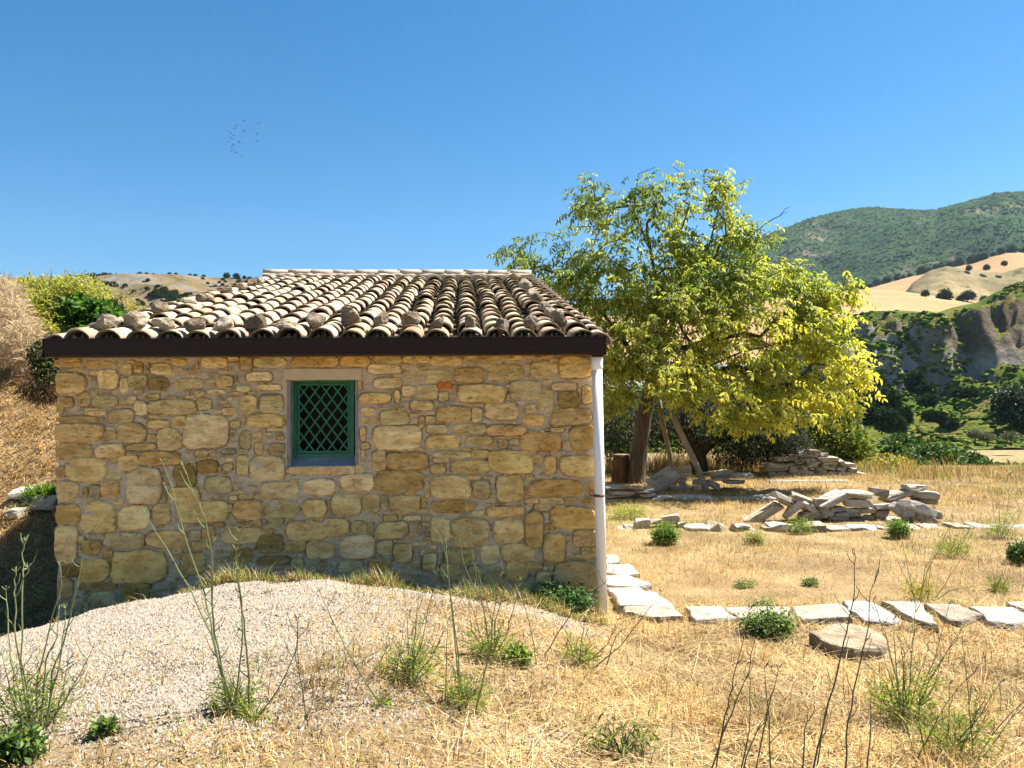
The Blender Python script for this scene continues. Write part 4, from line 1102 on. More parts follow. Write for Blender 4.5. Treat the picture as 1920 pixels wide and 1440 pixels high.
# ------------------------------------------------------------------ walnut tree
def bark_mat(name, col, scale=6):
    m, nt, n, l, b = nodes(name)
    tc = N(nt, 'ShaderNodeTexCoord'); v = mapping(nt, tc.outputs['Object'], (1, 1, .16))
    f = noise_tex(nt, v, scale * 3, 6, .7)
    c = ramp(nt, f, [(.3, tuple(x * .35 for x in col)), (.55, col), (.8, tuple(x * 1.5 for x in col))]).outputs[0]
    l.new(c, b.inputs['Base Color']); b.inputs['Roughness'].default_value = .95; b.inputs['Specular IOR Level'].default_value = .1
    bump(nt, f, 1.0, .05, b); return m
M['bark'] = bark_mat('walnut_bark', (.125, .10, .075))
M['bark_dark'] = bark_mat('olive_bark', (.06, .045, .03))
class Skeleton:
    def __init__(s, pts):
        s.p = [np.array(q, float) for q in pts]; s.par = [-1] + list(range(len(pts) - 1)); s.trunk = len(pts)
    def limb(s, start, pts):
        k = start
        for q in pts:
            s.p.append(np.array(q, float)); s.par.append(k); k = len(s.p) - 1
        return k
    def grow(s, targets, step=.35, sag=.08, seed=0, first=0):
        r_ = np.random.default_rng(seed); tips = []
        root = s.p[s.trunk - 1]
        targets = sorted(targets, key=lambda t: np.linalg.norm(t - root))
        for t in targets:
            A = np.array(s.p[first:]); d = np.linalg.norm(A - t, axis=1)
            d = d + .35 * np.clip(A[:, 2] - t[2], 0, 9)
            k = int(np.argmin(d)) + first
            a = s.p[k]; ln = np.linalg.norm(t - a); n = max(1, int(ln / step))
            off = r_.normal(size=3) * ln * .08; off[2] += ln * sag
            for q in range(1, n + 1):
                f = q / n
                s.p.append(a + (t - a) * f + off * math.sin(f * math.pi) + r_.normal(size=3) * .02); s.par.append(k); k = len(s.p) - 1
            tips.append(k)
        return tips
    def mesh(s, name, tip_r, expo, tips, skip=0, n=5):
        cnt = np.zeros(len(s.p))
        for t in tips:
            k = t
            while k >= 0: cnt[k] += 1; k = s.par[k]
        rad = tip_r * np.maximum(cnt, 1) ** expo
        A = []; F = []
        V = []
        for k in range(len(s.p)):
            pa = s.par[k]
            if pa < 0 or k < skip: continue
            v, f = tube_vf([s.p[pa], s.p[k]], [min(rad[pa], rad[k] * 1.35), rad[k]], n, len(V), False)
            V += v; F += f
        return mesh(name, V, F, None, True), rad

def trunk_mesh(name, pts, radii, seed=0, n=14):
    # resample and roughen
    P_, Rr = [], []
    for i in range(len(pts) - 1):
        for t in np.linspace(0, 1, 7)[:-1]:
            P_.append(Vector(pts[i]).lerp(Vector(pts[i + 1]), t)); Rr.append(radii[i] + (radii[i + 1] - radii[i]) * t)
    P_.append(Vector(pts[-1])); Rr.append(radii[-1])
    V, F = tube_vf(P_, Rr, n)
    V2 = []
    for i, v in enumerate(V):
        c = P_[i // n]; d = Vector(v) - c; a = math.atan2(d.y, d.x)
        k = 1 + .10 * mnoise.noise(Vector((math.cos(a) * 1.7, math.sin(a) * 1.7, c.z * .6 + seed))) + .07 * mnoise.noise(Vector((math.cos(a) * 5, math.sin(a) * 5, c.z * 1.3 + seed)))
        V2.append(tuple(c + d * k))
    return mesh(name, V2, F, None, True)

def spray_mesh(seed, nl=7, ln=.128, wd=.052):
    """one compound walnut leaf: a thin stalk with drooping leaflets"""
    r_ = random.Random(seed); V, F, C = [], [], []
    L_ = .30
    def pt(t): return Vector((t * L_, 0, -.11 * t * t + .04 * t))
    for t0, t1 in ((0, .5), (.5, 1)):
        a, b = pt(t0), pt(t1); k = len(V)
        V += [a + Vector((0, .004, 0)), a - Vector((0, .004, 0)), b - Vector((0, .003, 0)), b + Vector((0, .003, 0))]
        F.append((k, k + 1, k + 2, k + 3)); C += [(.12, .12, .03)] * 4
    for q in range(nl):
        if q == nl - 1: t, ang = 1.0, r_.uniform(-.3, .3)
        else: t, ang = .32 + .6 * (q // 2) / max(1, (nl - 2) // 2), (1 if q % 2 else -1) * r_.uniform(.8, 1.25)
        base = pt(t); sc = r_.uniform(.7, 1.15)
        ax = Vector((math.cos(ang), math.sin(ang), -r_.uniform(.35, 1.1))).normalized()
        sd = ax.cross(Vector((r_.uniform(-.3, .3), r_.uniform(-.3, .3), 1))).normalized(); nr = sd.cross(ax)
        l, w = ln * sc, wd * sc; k = len(V)
        V += [base, base + ax * l * .38 + sd * w * .5 + nr * w * .16, base + ax * l * .75 + sd * w * .36 + nr * .004, base + ax * l - nr * l * .14, base + ax * l * .75 - sd * w * .36 + nr * .004, base + ax * l * .38 - sd * w * .5 + nr * w * .16]
        F += [(k, k + 1, k + 2), (k, k + 2, k + 3), (k, k + 3, k + 4), (k, k + 4, k + 5)]
        c = r_.uniform(.8, 1.2); C += [(c, c * r_.uniform(.95, 1.05), c)] * 6
    return V, F, C
sprays = [spray_mesh(k) for k in range(12)]

base = ghit(1196, 905); D0 = base.y
tree = empty('walnut_tree', base, 0, 'large spreading walnut tree with yellowing leaves behind the hut', 'tree')
def rel(px, py, depth): return P(px, py, depth) - base
tp = [Vector((-.02, 0, -.15)), rel(1199, 840, D0), rel(1207, 780, D0 - .1), rel(1222, 715, D0 - .3), rel(1240, 660, D0 - .5)]
obj('trunk', trunk_mesh('trunk', [tp[0], tp[0] + Vector((0, 0, .3)), tp[1], tp[2], tp[3], tp[4]], [.30, .235, .205, .185, .15, .11], 3), M['bark'], tree)
sk = Skeleton(tp)
DL = D0 - 1.2
def lim(st, seq): return sk.limb(st, [rel(*q) for q in seq])
l1 = lim(3, [(1170, 640, DL), (1110, 560, DL), (1060, 520, DL - .3), (1005, 500, DL - .2)])
l2 = lim(4, [(1235, 560, DL + .3), (1220, 470, DL + .3), (1190, 400, DL + .4)])
l3 = lim(4, [(1280, 560, DL), (1330, 460, DL - .1), (1350, 380, DL)])
l4 = lim(4, [(1300, 650, DL - .5), (1370, 600, DL - .9), (1440, 520, DL - .9)])
l5 = lim(3, [(1300, 700, DL - .8), (1390, 660, DL - 1.3), (1480, 640, DL - 1.5), (1560, 590, DL - 1.4)])
l6 = lim(3, [(1260, 690, DL - 1.2), (1320, 700, DL - 2), (1400, 730, DL - 2.4)])
l7 = lim(3, [(1190, 680, DL - 1.0), (1170, 690, DL - 1.8)])
l8 = lim(3, [(1280, 680, DL + .8), (1340, 640, DL + 1.6), (1420, 600, DL + 1.8)])
CROWN = [(1175, 440, 155, 95, 1.7, .3, .85), (1060, 500, 95, 70, 1.4, 0, .5), (985, 490, 45, 50, .6, 0, .18), (1290, 410, 100, 75, 1.3, .2, .45), (1355, 350, 55, 52, .7, 0, .22), (1240, 342, 65, 32, .8, .2, .25), (1130, 362, 65, 38, .8, .2, .25),
         (1400, 440, 55, 45, .8, 0, .3), (1440, 515, 80, 50, 1.2, -.3, .55), (1510, 545, 70, 45, 1.0, -.5, .4), (1340, 490, 90, 50, 1.4, 0, .45), (1280, 560, 150, 110, 2.2, 0, 1.35), (1420, 600, 130, 95, 2.0, -.6, 1.05), (1540, 600, 75, 80, 1.1, -.8, .75), (1590, 540, 30, 25, .5, -.8, .14), (1500, 710, 105, 85, 1.4, -1.0, .8), (1370, 720, 130, 75, 1.8, -1.2, .85), (1180, 630, 75, 110, 1.7, -.3, 1.0), (1160, 720, 40, 60, 1.0, -.6, .45), (1245, 700, 80, 60, 1.2, -1.6, .6), (1580, 690, 45, 90, .8, -.9, .4), (1440, 770, 110, 30, 1.0, -1.6, .36), (1090, 600, 50, 60, .9, 0, .4), (1130, 535, 95, 65, 1.4, 0, .5), (1290, 560, 90, 70, 1.6, -.8, .4)]
targets = []
tw = sum(c[6] for c in CROWN)
for cx, cy, rx, ry, rd, dd, w in CROWN:
    for k in range(int(960 * w / tw)):
        d = rand_unit(1)[0] * rng.random() ** .33
        targets.append(np.array(rel(cx + d[0] * rx, cy + d[2] * ry, DL + dd + d[1] * rd)[:]))
tips = sk.grow(targets, .30, .06, 3, first=3)
me, rad = sk.mesh('branches', .0065, .46, tips, skip=5)
obj('branches', me, M['bark'], tree)
# a bare dead twig sticking out towards the mountain
tw_ = [rel(1432, 422, DL - .4), rel(1447, 412, DL - .4), rel(1462, 405, DL - .4), rel(1472, 392, DL - .4), rel(1484, 386, DL - .4)]
v, f = tube_vf([rel(1400, 450, DL - .4)] + tw_, [.016, .014, .012, .009, .006, .004], 5); v2, f2 = tube_vf([tw_[2], rel(1470, 399, DL - .5), rel(1480, 397, DL - .5)], [.007, .005, .003], 5, len(v))
obj('dead_twig', mesh('dead_twig', v + v2, f + f2), M['bark'], tree)
allp = np.array(sk.p); spots = []
for t in tips:
    k = t
    for q in range(6):
        if q in (2, 4) and sk.par[k] > 8: k = sk.par[k]
        spots.append(allp[k] + rng.normal(size=3) * np.array([.12, .12, .10]))
spots = np.array(spots)
WG, WY, WH = np.array((.17, .245, .05)), np.array((.46, .48, .08)), np.array((.70, .63, .10))
def leafcol(p):
    px, py = proj(Vector(p) + base)
    t = .22 + .38 * S(430, 700, py) + .22 * S(1150, 1550, px) - .12 + rng.normal() * .22 + .5 * float(fbm(p[0] * .9 + 5, p[2] * .9, 77, 3))
    t = min(1, max(0, t))
    return (WG * (1 - t * 1.6) + WY * t * 1.6) if t < .62 else (WY * (1 - (t - .62) * 1.3) + WH * (t - .62) * 1.3)
order = np.argsort(spots[:, 1])
V, F, C, nb = [], [], [], 0
sp_me = []
for k, (v, f, c) in enumerate(sprays):
    sp_me.append(mesh('leaf_spray', v, f, np.array(c)))
    sp_me[-1].materials.append(M['leaf'])
tri = [[t for q in f for t in ([q] if len(q) == 3 else [(q[0], q[1], q[2]), (q[0], q[2], q[3])])] for v, f, c in sprays]
AV, AF, AC = [], [], []
for rank, i in enumerate(order):
    p = spots[i]; k = int(rng.integers(0, 12)); sc = rng.uniform(.75, 1.2); col = leafcol(p) * rng.uniform(.8, 1.2)
    out = p - np.array([0.3, -.5, 3.4]); yaw = math.atan2(out[1], out[0]) + rng.normal() * 1.0
    mt = Matrix.Rotation(yaw, 3, 'Z') @ Matrix.Rotation(rng.normal() * .35 + .25, 3, 'Y') @ Matrix.Rotation(rng.normal() * .5, 3, 'X')
    if rank < 300:
        o = obj('leaf_spray', sp_me[k], None, tree, Vector(p), color=col)
        o.rotation_euler = mt.to_euler(); o.scale = (sc, sc, sc)
    else:
        v = np.array([q[:] for q in sprays[k][0]]) @ np.array(mt.transposed()) * sc + p
        AF.append(np.array(tri[k]) + nb); AV.append(v); nb += len(v); AC.append(np.array(sprays[k][2]) * col)
fo = obj('foliage', mesh('foliage', np.concatenate(AV), np.concatenate(AF), np.concatenate(AC)), M['leaf'], tree)
fo['kind'] = 'stuff'

# ------------------------------------------------------------------ other trees and shrubs
def px_ell(cx, cy, rx, ry, depth, rd, w, org):
    c = P(cx, cy, depth) - org; k = depth / FPX
    return (c.x, c.y, c.z, rx * k, rd, ry * k, w)
def shrub(name, label, cat, bpx, depth, ells, n, ln, wd, cols, stems=5, mat='leaf_dull', group=None, part='leaves', barkm='bark', srad=.012, **kw):
    """ells: (cx,cy,rx,ry,ddepth,rdepth,weight) in photo pixels at the depth"""
    b = P(bpx[0], bpx[1], depth); b.z = gz1(b.x, b.y) if depth < 60 else b.z
    t = empty(name, b, 0, label, cat, group)
    E = [px_ell(e[0], e[1], e[2], e[3], depth + e[4], e[5], e[6], b) for e in ells]
    o = obj(part, leaf_cloud(part, E, n, ln, wd, cols, **kw), M[mat], t); o['kind'] = 'stuff'
    if stems:
        V, F = [], []
        for k in range(stems):
            e = E[k % len(E)]
            tip = Vector((e[0] + random.uniform(-.6, .6) * e[3], e[1] + random.uniform(-.5, .5) * e[4], e[2] + random.uniform(-.2, .7) * e[5]))
            mid = tip * .5 + Vector((random.uniform(-.1, .1), 0, .05)) * tip.length
            v, f = tube_vf([Vector((random.uniform(-.05, .05), random.uniform(-.05, .05), -.05)), mid, tip], [srad, srad * .7, srad * .3], 5, len(V)); V += v; F += f
        obj('stems', mesh('stems', V, F), M[barkm], t)
    return t
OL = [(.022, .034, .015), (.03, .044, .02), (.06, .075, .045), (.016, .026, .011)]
# olive tree behind the walnut, its shade put into the dark leaf colours
ob = P(1312, 890, 21.0); ob.z = gz1(ob.x, ob.y)
olive = empty('olive_tree', ob, 0, 'dark dense olive tree with a forked leaning trunk behind the props', 'tree')
def orel(px, py, d=21.0): return P(px, py, d) - ob
obj('trunk', trunk_mesh('trunk', [Vector((0, 0, -.2)), orel(1308, 850), orel(1318, 838), orel(1345, 820), orel(1400, 808), orel(1440, 800)], [.26, .22, .19, .14, .11, .07], 9, 10), M['bark_dark'], olive)
obj('limb', trunk_mesh('limb', [orel(1309, 848), orel(1296, 815), orel(1285, 790), orel(1270, 760)], [.17, .14, .1, .06], 5, 8), M['bark_dark'], olive)
E = [px_ell(*e, ob) for e in [(1180, 795, 70, 60, 21.6, 1.4, 1.1), (1260, 800, 70, 50, 21.8, 1.4, 1.0), (1340, 785, 90, 60, 21.4, 1.8, 1.3), (1420, 800, 85, 65, 21, 1.6, 1.5), (1470, 835, 45, 45, 20.8, 1.2, .9), (1390, 845, 60, 32, 21.4, 1.2, .6), (1150, 825, 35, 45, 22, 1.2, .5), (1300, 740, 150, 50, 22.4, 1.5, .8)]]
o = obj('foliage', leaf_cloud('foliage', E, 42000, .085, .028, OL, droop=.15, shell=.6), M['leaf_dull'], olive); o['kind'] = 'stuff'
GB = [(.10, .15, .015), (.16, .19, .02), (.06, .11, .015), (.22, .22, .03)]
shrub('leafy_shrub', 'yellow-green leafy shrub growing behind the ruined wall', 'shrub', (1570, 905), 24.5, [(1560, 820, 60, 50, 0, 1.0, 1.2), (1600, 850, 45, 45, 0, 1, 1), (1530, 800, 40, 40, 0.5, .8, .7), (1620, 880, 30, 30, -.5, .8, .5), (1575, 775, 40, 25, .5, .8, .5)], 9000, .13, .06, GB, 7, mat='leaf')
shrub('leafy_shrub', 'sprawling yellowish bush at the field edge beside the ruined wall end', 'shrub', (1670, 905), 22.5, [(1670, 880, 50, 28, 0, .7, 1), (1710, 890, 30, 18, -.3, .5, .5), (1630, 890, 30, 25, 0, .5, .5)], 4500, .09, .04, [(.24, .22, .03), (.16, .18, .025), (.35, .27, .06)], 6, mat='leaf')
DG = [(.035, .085, .012), (.055, .12, .018), (.025, .06, .01), (.08, .14, .02)]
for k, (cx, cy, rx, ry, dep, la) in enumerate([(1690, 838, 38, 24, 46, 'dark glossy green bush below the field edge, nearest the yellow bush'), (1745, 865, 55, 38, 40, 'broad deep green bush massed below the field edge'), (1800, 872, 45, 30, 42, 'rounded dark green bush between the broad bush and dry reeds'), (1850, 890, 45, 24, 40, 'low green bush half hidden by dry reeds'), (1905, 895, 35, 24, 38, 'low olive-green bush behind the feathery plant'), (1720, 895, 45, 26, 32, 'low bright green bush in front of the broad bush')]):
    shrub('valley_bush', la, 'shrub', (cx, cy + ry), dep, [(cx, cy, rx, ry, 0, 1.6, 1), (cx - rx * .5, cy + ry * .3, rx * .6, ry * .6, -.8, 1, .5), (cx + rx * .5, cy + ry * .2, rx * .6, ry * .7, -.6, 1, .5)], 4200, .26, .13, DG, 0, group='bushes below the field edge', shell=.8)
DB = [(.022, .045, .016), (.035, .065, .022), (.045, .075, .035)]
lab = 'dark round bush on the grassy slope across the valley'
for k, (cx, cy, rx, ry, dep) in enumerate([(1635, 745, 35, 26, 165), (1668, 752, 24, 22, 165), (1628, 775, 18, 24, 160), (1660, 785, 24, 24, 158), (1680, 795, 18, 16, 157), (1695, 780, 14, 18, 160), (1740, 750, 18, 10, 172), (1745, 778, 14, 8, 165), (1762, 782, 12, 8, 165), (1780, 793, 14, 8, 164), (1715, 715, 18, 22, 182), (1735, 730, 20, 12, 180), (1810, 735, 22, 10, 180), (1645, 715, 14, 14, 184), (1615, 735, 22, 20, 168)]):
    b = P(cx, cy, dep); kk = dep / FPX
    t = empty('slope_bush', P(cx, cy + ry, dep), 0, lab, 'shrub', 'dark bushes across the valley')
    o = obj('leaves', leaf_cloud('leaves', [px_ell(cx, cy, rx, ry, dep, rx * kk * .8, 1, t.location), px_ell(cx - rx * .4, cy + ry * .2, rx * .6, ry * .7, dep - 1, rx * kk * .5, .5, t.location), px_ell(cx + rx * .4, cy + ry * .1, rx * .6, ry * .8, dep - 1, rx * kk * .5, .5, t.location)], 1500, .75, .45, DB, shell=.9), M['far_leaf'], t); o['kind'] = 'stuff'
shrub('dark_thicket', 'big near-black thicket at the foot of the pale cliff', 'shrub', (1900, 790), 168, [(1900, 750, 42, 32, 0, 4, 1), (1890, 780, 32, 14, -2, 3, .5), (1925, 765, 40, 30, 0, 4, .8)], 5000, .8, .45, [(.016, .035, .014), (.028, .055, .02), (.04, .075, .03)], 0, shell=.9)
OS = [(.10, .12, .06), (.13, .145, .08), (.075, .095, .045)]
for k, (cx, cy, rx, ry, la) in enumerate([(1828, 813, 13, 8, 'small olive tree with a forked trunk on the dry strip'), (1851, 819, 15, 8, 'small olive tree with a straight single trunk on the dry strip'), (1895, 817, 18, 9, 'low wide olive tree with a thick dark trunk on the dry strip')]):
    dep = 135; t = empty('small_olive', P(cx, cy + 16, dep), 0, la, 'tree', 'small olives on the dry strip')
    o = obj('crown', leaf_cloud('crown', [px_ell(cx, cy, rx, ry, dep, 1.2, 1, t.location), px_ell(cx - 6, cy + 2, rx * .6, ry * .7, dep, 1, .5, t.location)], 900, .3, .16, OS), M['leaf_dull'], t); o['kind'] = 'stuff'
    v, f = tube_vf([Vector((0, 0, -.3)), Vector((.1, 0, .7)), Vector((-.15, 0, 1.5))], [.16, .12, .08], 6); v2, f2 = tube_vf([Vector((.1, 0, .7)), Vector((.5, 0, 1.5))], [.1, .05], 6, len(v))
    obj('trunk', mesh('trunk', v + v2, f + f2), M['bark_dark'], t)
# trees in front of the knoll and along the upper field
tm = leaf_cloud('crown', [(0, 0, 3.2, 3.4, 3.4, 3.0, 1), (1.6, 0, 2.2, 2.2, 2.2, 1.9, .5), (-1.7, -.4, 2.3, 2.0, 2.0, 1.8, .5)], 900, 1.3, .8, [(.04, .065, .02), (.06, .09, .03), (.03, .05, .018)], shell=.8); tm.materials.append(M['far_leaf'])
v, f = tube_vf([(0, 0, -.6), (.1, 0, 1.2), (0, 0, 2.6)], [.4, .3, .2], 6); tkm = mesh('trunk', v, f); tkm.materials.append(M['bark_dark'])
def far_tree(px, py, dep, s, la, grp):
    b = P(px, py, dep)
    t = empty('far_tree', b, random.uniform(0, 6), la, 'tree', grp); t.scale = (s, s, s * random.uniform(.75, 1.0))
    c = obj('crown', tm, None, t); c.rotation_euler = (0, 0, random.uniform(0, 6)); c.color = (*([random.uniform(.8, 1.25)] * 3), 1)
    obj('trunk', tkm, None, t)
for k, (px, py, s) in enumerate([(1772, 563, 1.4), (1815, 562, 1.5), (1762, 561, .8), (1735, 555, .8), (1800, 564, .7), (1845, 566, .8)]):
    far_tree(px, py, 600, s, 'grey-green tree at the foot of the brown knoll', 'trees below the knoll')
lt = 'dark tree in the line along the top of the upper stubble field'
for k in range(22):
    px = 1600 + k * 15.5 + random.uniform(-5, 5)
    py = np.interp(px, [1600, 1660, 1720, 1770, 1820, 1860, 1890, 1920], [549, 533, 516, 504, 494, 481, 473, 474])
    far_tree(px, float(py), 1050, random.uniform(.9, 1.9), lt, 'tree line above the upper field')
for px, py in ((1883, 498), (1850, 506), (1817, 507)): far_tree(px, py, 790, .9, 'lone dark bush on the crest of the brown knoll', 'bushes on the knoll')
ls = 'dark tree on the skyline of the rocky hill'
for px, s in ((163, 1.0), (175, 1.2), (186, .9), (196, 1.2), (207, 1.0), (218, 1.1), (232, .9), (246, .8), (262, 1.1), (275, 1.0), (288, .7), (318, .7), (330, .6), (356, .6), (366, .7), (382, .7), (425, 1.1), (443, 1.2), (458, .7), (468, .7), (130, .8), (150, .9)):
    py = float(np.interp(px, [60, 180, 240, 310, 350, 400, 440, 480], [520, 519, 520, 514, 516, 520, 519, 524])) + 1.5
    far_tree(px, py, 598, s * .62, ls, 'trees on the rocky hill skyline')
lh = 'dark bush dotting the dry face of the rocky hill'
for k in range(120):
    u_, v_ = random.random(), random.random()
    px, py = (random.uniform(165, 470), random.uniform(523, 600)) if k > 26 else (random.uniform(280, 345), 0)
    if k <= 26: py = 545 + (px - 270) * .25 + random.uniform(-9, 12)
    dep = 598 - (py - 516) * 2.2
    # settle on the hill surface
    uu = (px - H_left.p0) / (H_left.p1 - H_left.p0)
    vs_ = np.linspace(.25, 1, 120); pp = H_left.pos(np.full(120, uu), vs_)
    q = int(np.argmin([abs(proj(Vector(w))[1] - py) for w in pp])); w = Vector(pp[q])
    t = empty('hill_bush', w, random.uniform(0, 6), lh, 'shrub', 'bushes on the rocky hill'); s = random.uniform(.3, .72); t.scale = (s, s, s * .8)
    obj('crown', tm, None, t).location = (0, 0, -1.0)

# prop poles and the stump under the walnut
def pole(name, a, b, r0, r1, mat, label):
    v, f = tube_vf([a, a.lerp(b, .35) + Vector((.015, 0, 0)), a.lerp(b, .7) - Vector((.012, 0, 0)), b], [r0, r0 * .97, r1 * 1.04, r1], 9)
    return tag(obj(name, mesh(name, v, f, None, True), mat), label, 'pole', 'poles propping the walnut')
a = P(1266, 885, 17.9); a.z = gz1(a.x, a.y) - .05
pole('prop_pole', a, P(1234, 740, 18.0), .062, .055, M['timber'], 'straight weathered timber prop standing beside the walnut trunk')
a = P(1326, 892, 16.9); a.z = gz1(a.x, a.y) - .02
pole('prop_pole', a, P(1252, 755, 17.6), .074, .066, plain('bleached_timber', (.28, .245, .19), .85, .1, var=.35, scale=9, bmp=.3), 'pale bleached timber prop leaning outwards, striped with leaf shadow')
sb = ghit(1162, 905)
st = empty('tree_stump', sb, 0, 'short reddish brown sawn stump beside the walnut trunk', 'stump')
obj('stump_wood', trunk_mesh('stump_wood', [Vector((0, 0, -.1)), Vector((.02, 0, .25)), Vector((.05, 0, .68))], [.25, .21, .20], 31, 14), bark_mat('red_brown_bark', (.15, .08, .04)), st)
v, f = tube_vf([Vector((.05, 0, .675)), Vector((.05, 0, .70))], [.19, .18], 14)
obj('cut_face', mesh('cut_face', v, f), M['timber'], st)
# ------------------------------------------------------------------ grass, gravel and weeds
def blades(x, y, ln, wd, lean, cols, seg=2, z=None, sink=.01, curl=.5, yaw=None):
    n = len(x)
    zz = gz(x, y) - sink if z is None else z
    ya = rng.random(n) * 2 * math.pi if yaw is None else yaw
    d = np.stack([np.cos(ya), np.sin(ya)], -1)
    sd = np.stack([-d[:, 1], d[:, 0], np.zeros(n)], -1)
    b = np.stack([x, y, zz], -1)
    def pt(l, le): return np.stack([d[:, 0] * np.sin(le) * l, d[:, 1] * np.sin(le) * l, np.cos(le) * l], -1)
    w = (wd * .5)[:, None] if np.ndim(wd) else wd * .5
    if seg == 1:
        V = np.stack([b - sd * w, b + sd * w, b + pt(ln, lean)], 1).reshape(-1, 3)
        k = np.arange(n)[:, None] * 3
        F = k + np.array([0, 1, 2]); per = 3
    else:
        m = b + pt(ln * .55, lean); t = m + pt(ln * .5, np.minimum(lean + curl * (.4 + rng.random(n)), 2.2))
        V = np.stack([b - sd * w, b + sd * w, m + sd * w * .75, m - sd * w * .75, t], 1).reshape(-1, 3)
        k = np.arange(n)[:, None] * 5
        F = np.concatenate([k + np.array([0, 1, 2]), k + np.array([0, 2, 3]), k + np.array([3, 2, 4])]); per = 5
    return V, F, np.repeat(cols, per, 0)
STRAW = np.array([(.58, .41, .175), (.66, .50, .25), (.50, .32, .12), (.70, .56, .32), (.42, .26, .10), (.62, .44, .17), (.55, .36, .13)]) * np.array([.82, .785, .745])
GREENS = np.array([(.19, .27, .04), (.28, .33, .06), (.14, .21, .035), (.36, .36, .09)])
def colmix(n, green):
    c = STRAW[rng.integers(0, len(STRAW), n)]
    g_ = GREENS[rng.integers(0, len(GREENS), n)]
    k = rng.random(n) < green
    return np.where(k[:, None], g_, c) * (.62 + .60 * rng.random((n, 1)))
def tone(x, y): return (.70 + .55 * S(-.35, .35, fbm(x * 2.1, y * 2.1, 171, 4)))[:, None] * np.array([1, .99, .97])
parts = []
# near yard
n = 222000
y = np.sqrt(rng.uniform(2.6 ** 2, 7.3 ** 2, n)); x = y * rng.uniform(-.74, .84, n)
gm = gravel_mask(x, y)
patch = S(-.25, .35, fbm(x * 1.7, y * 1.7, 91, 4))
dens = (.42 + .58 * patch ** 1.3) * (1 - .97 * S(.25, .85, gm)) + .30 * S(.0, .4, fbm(x * 1.9, y * 1.9, 95, 3)) * S(.2, .6, gm) * S(-4.6, -1.2, x)
k = rng.random(n) < dens
ins = ((np.stack([x, y], -1) - np.array([ORG.x, ORG.y])) @ np.array([[WN.x], [WN.y]]))[:, 0]
k &= ~((ins > -.02) & (x < 1.0))
x, y = x[k], y[k]; n = len(x)
lean = np.where(rng.random(n) < .72, rng.uniform(1.0, 1.54, n), rng.uniform(.1, 1.0, n))
gr = .05 + .22 * S(.1, .4, fbm(x * .8, y * .8, 99, 3))
tall = 1 + .9 * S(.05, .35, fbm(x * 1.1, y * 1.1, 107, 3))
parts.append(blades(x, y, (.035 + .075 * rng.random(n)) * tall, .0035 + .003 * rng.random(n), lean, colmix(n, gr) * tone(x, y)))
# long loose straws lying on top
n = 2600
y = np.sqrt(rng.uniform(2.6 ** 2, 7.2 ** 2, n)); x = y * rng.uniform(-.1, .72, n)
parts.append(blades(x, y, .15 + .25 * rng.random(n), np.full(n, .004), rng.uniform(1.3, 1.55, n), STRAW[[1, 3]][rng.integers(0, 2, n)] * 1.05, sink=-.015, curl=.1))
# field right of the hut
n = 350000
y = np.sqrt(rng.uniform(7.2 ** 2, 22.5 ** 2, n)); x = y * rng.uniform(.05, .86, n)
dens = .22 + .78 * S(-.3, .35, fbm(x * .9, y * .9, 111, 4))
k = (rng.random(n) < dens) & ~((x < ORG.x + WLEN + .05) & (y < 15))
x, y = x[k], y[k]; n = len(x)
gr = .06 + .7 * S(-.12, .3, fbm(x * .7, y * .7, 115, 3)) * (.3 + .75 * (1 - S(.16, .30, x / y)) + .5 * S(8.5, 7.2, y)) + .75 * np.exp(-((x - 2.2) / 1.1) ** 2 - ((y - 12.8) / 2.0) ** 2)
lean = np.where(rng.random(n) < .78, rng.uniform(1.05, 1.54, n), rng.uniform(.2, 1.0, n))
parts.append(blades(x, y, .06 + .10 * rng.random(n), (.0045 + .0035 * rng.random(n)) * (y / 9), lean, colmix(n, gr) * tone(x, y), seg=1))
V = np.concatenate([p[0] for p in parts]); off = np.cumsum([0] + [len(p[0]) for p in parts[:-1]])
F = np.concatenate([p[1] + o for p, o in zip(parts, off)]); C = np.concatenate([p[2] for p in parts])
tag(obj('dry_grass', mesh('dry_grass', V, F, C), M['straw']), 'short matted golden dry grass covering the yard', 'grass', kind='stuff')
# bank
n = 70000
y = np.sqrt(rng.uniform(6.9 ** 2, 19 ** 2, n)); x = y * rng.uniform(-.80, -.46, n)
k = ~(((np.stack([x, y], -1) - np.array([ORG.x, ORG.y])) @ np.array([[WD.x], [WD.y]]))[:, 0] > -.02)
k &= rng.random(n) < (.45 + .55 * S(-.2, .3, fbm(x * .9, y * .9, 121, 3)))
x, y = x[k], y[k]; n = len(x)
p1 = blades(x, y, .14 + .26 * rng.random(n), .006 + .005 * rng.random(n), rng.uniform(1.0, 1.55, n), colmix(n, .03) * np.array([1.22, 1.2, 1.25]), yaw=-1.2 + rng.normal(size=n) * 1.1)
tag(obj('bank_grass', mesh('bank_grass', *p1), M['straw']), 'long golden dry grass combed down the bank beside the hut', 'grass', kind='stuff')
# greener fringe along the shaded wall foot and over the crest of the heap
n = 13000
x = rng.uniform(-2.6, .75, n); t = rng.random(n) ** 1.5
y = 6.04 + .1 * (x > 0) + t * .75
k = y < (ORG.y + (x - ORG.x) * math.tan(TH) - .04); x, y, t = x[k], y[k], t[k]; n = len(x)
gr = np.clip(.45 + 1.2 * t, 0, .95)
hgt = .5 + 1.0 * S(-.1, .3, fbm(x * 3, y * 3, 131, 2))
p1 = blades(x, y, (.05 + .10 * rng.random(n)) * hgt, .004 + .003 * rng.random(n), rng.uniform(.05, .8, n), colmix(n, gr) * (1 - .25 * t[:, None]))
tag(obj('fringe_grass', mesh('fringe_grass', *p1), M['straw']), 'ragged yellow-green grass along the crest of the gravel heap', 'grass', kind='stuff')
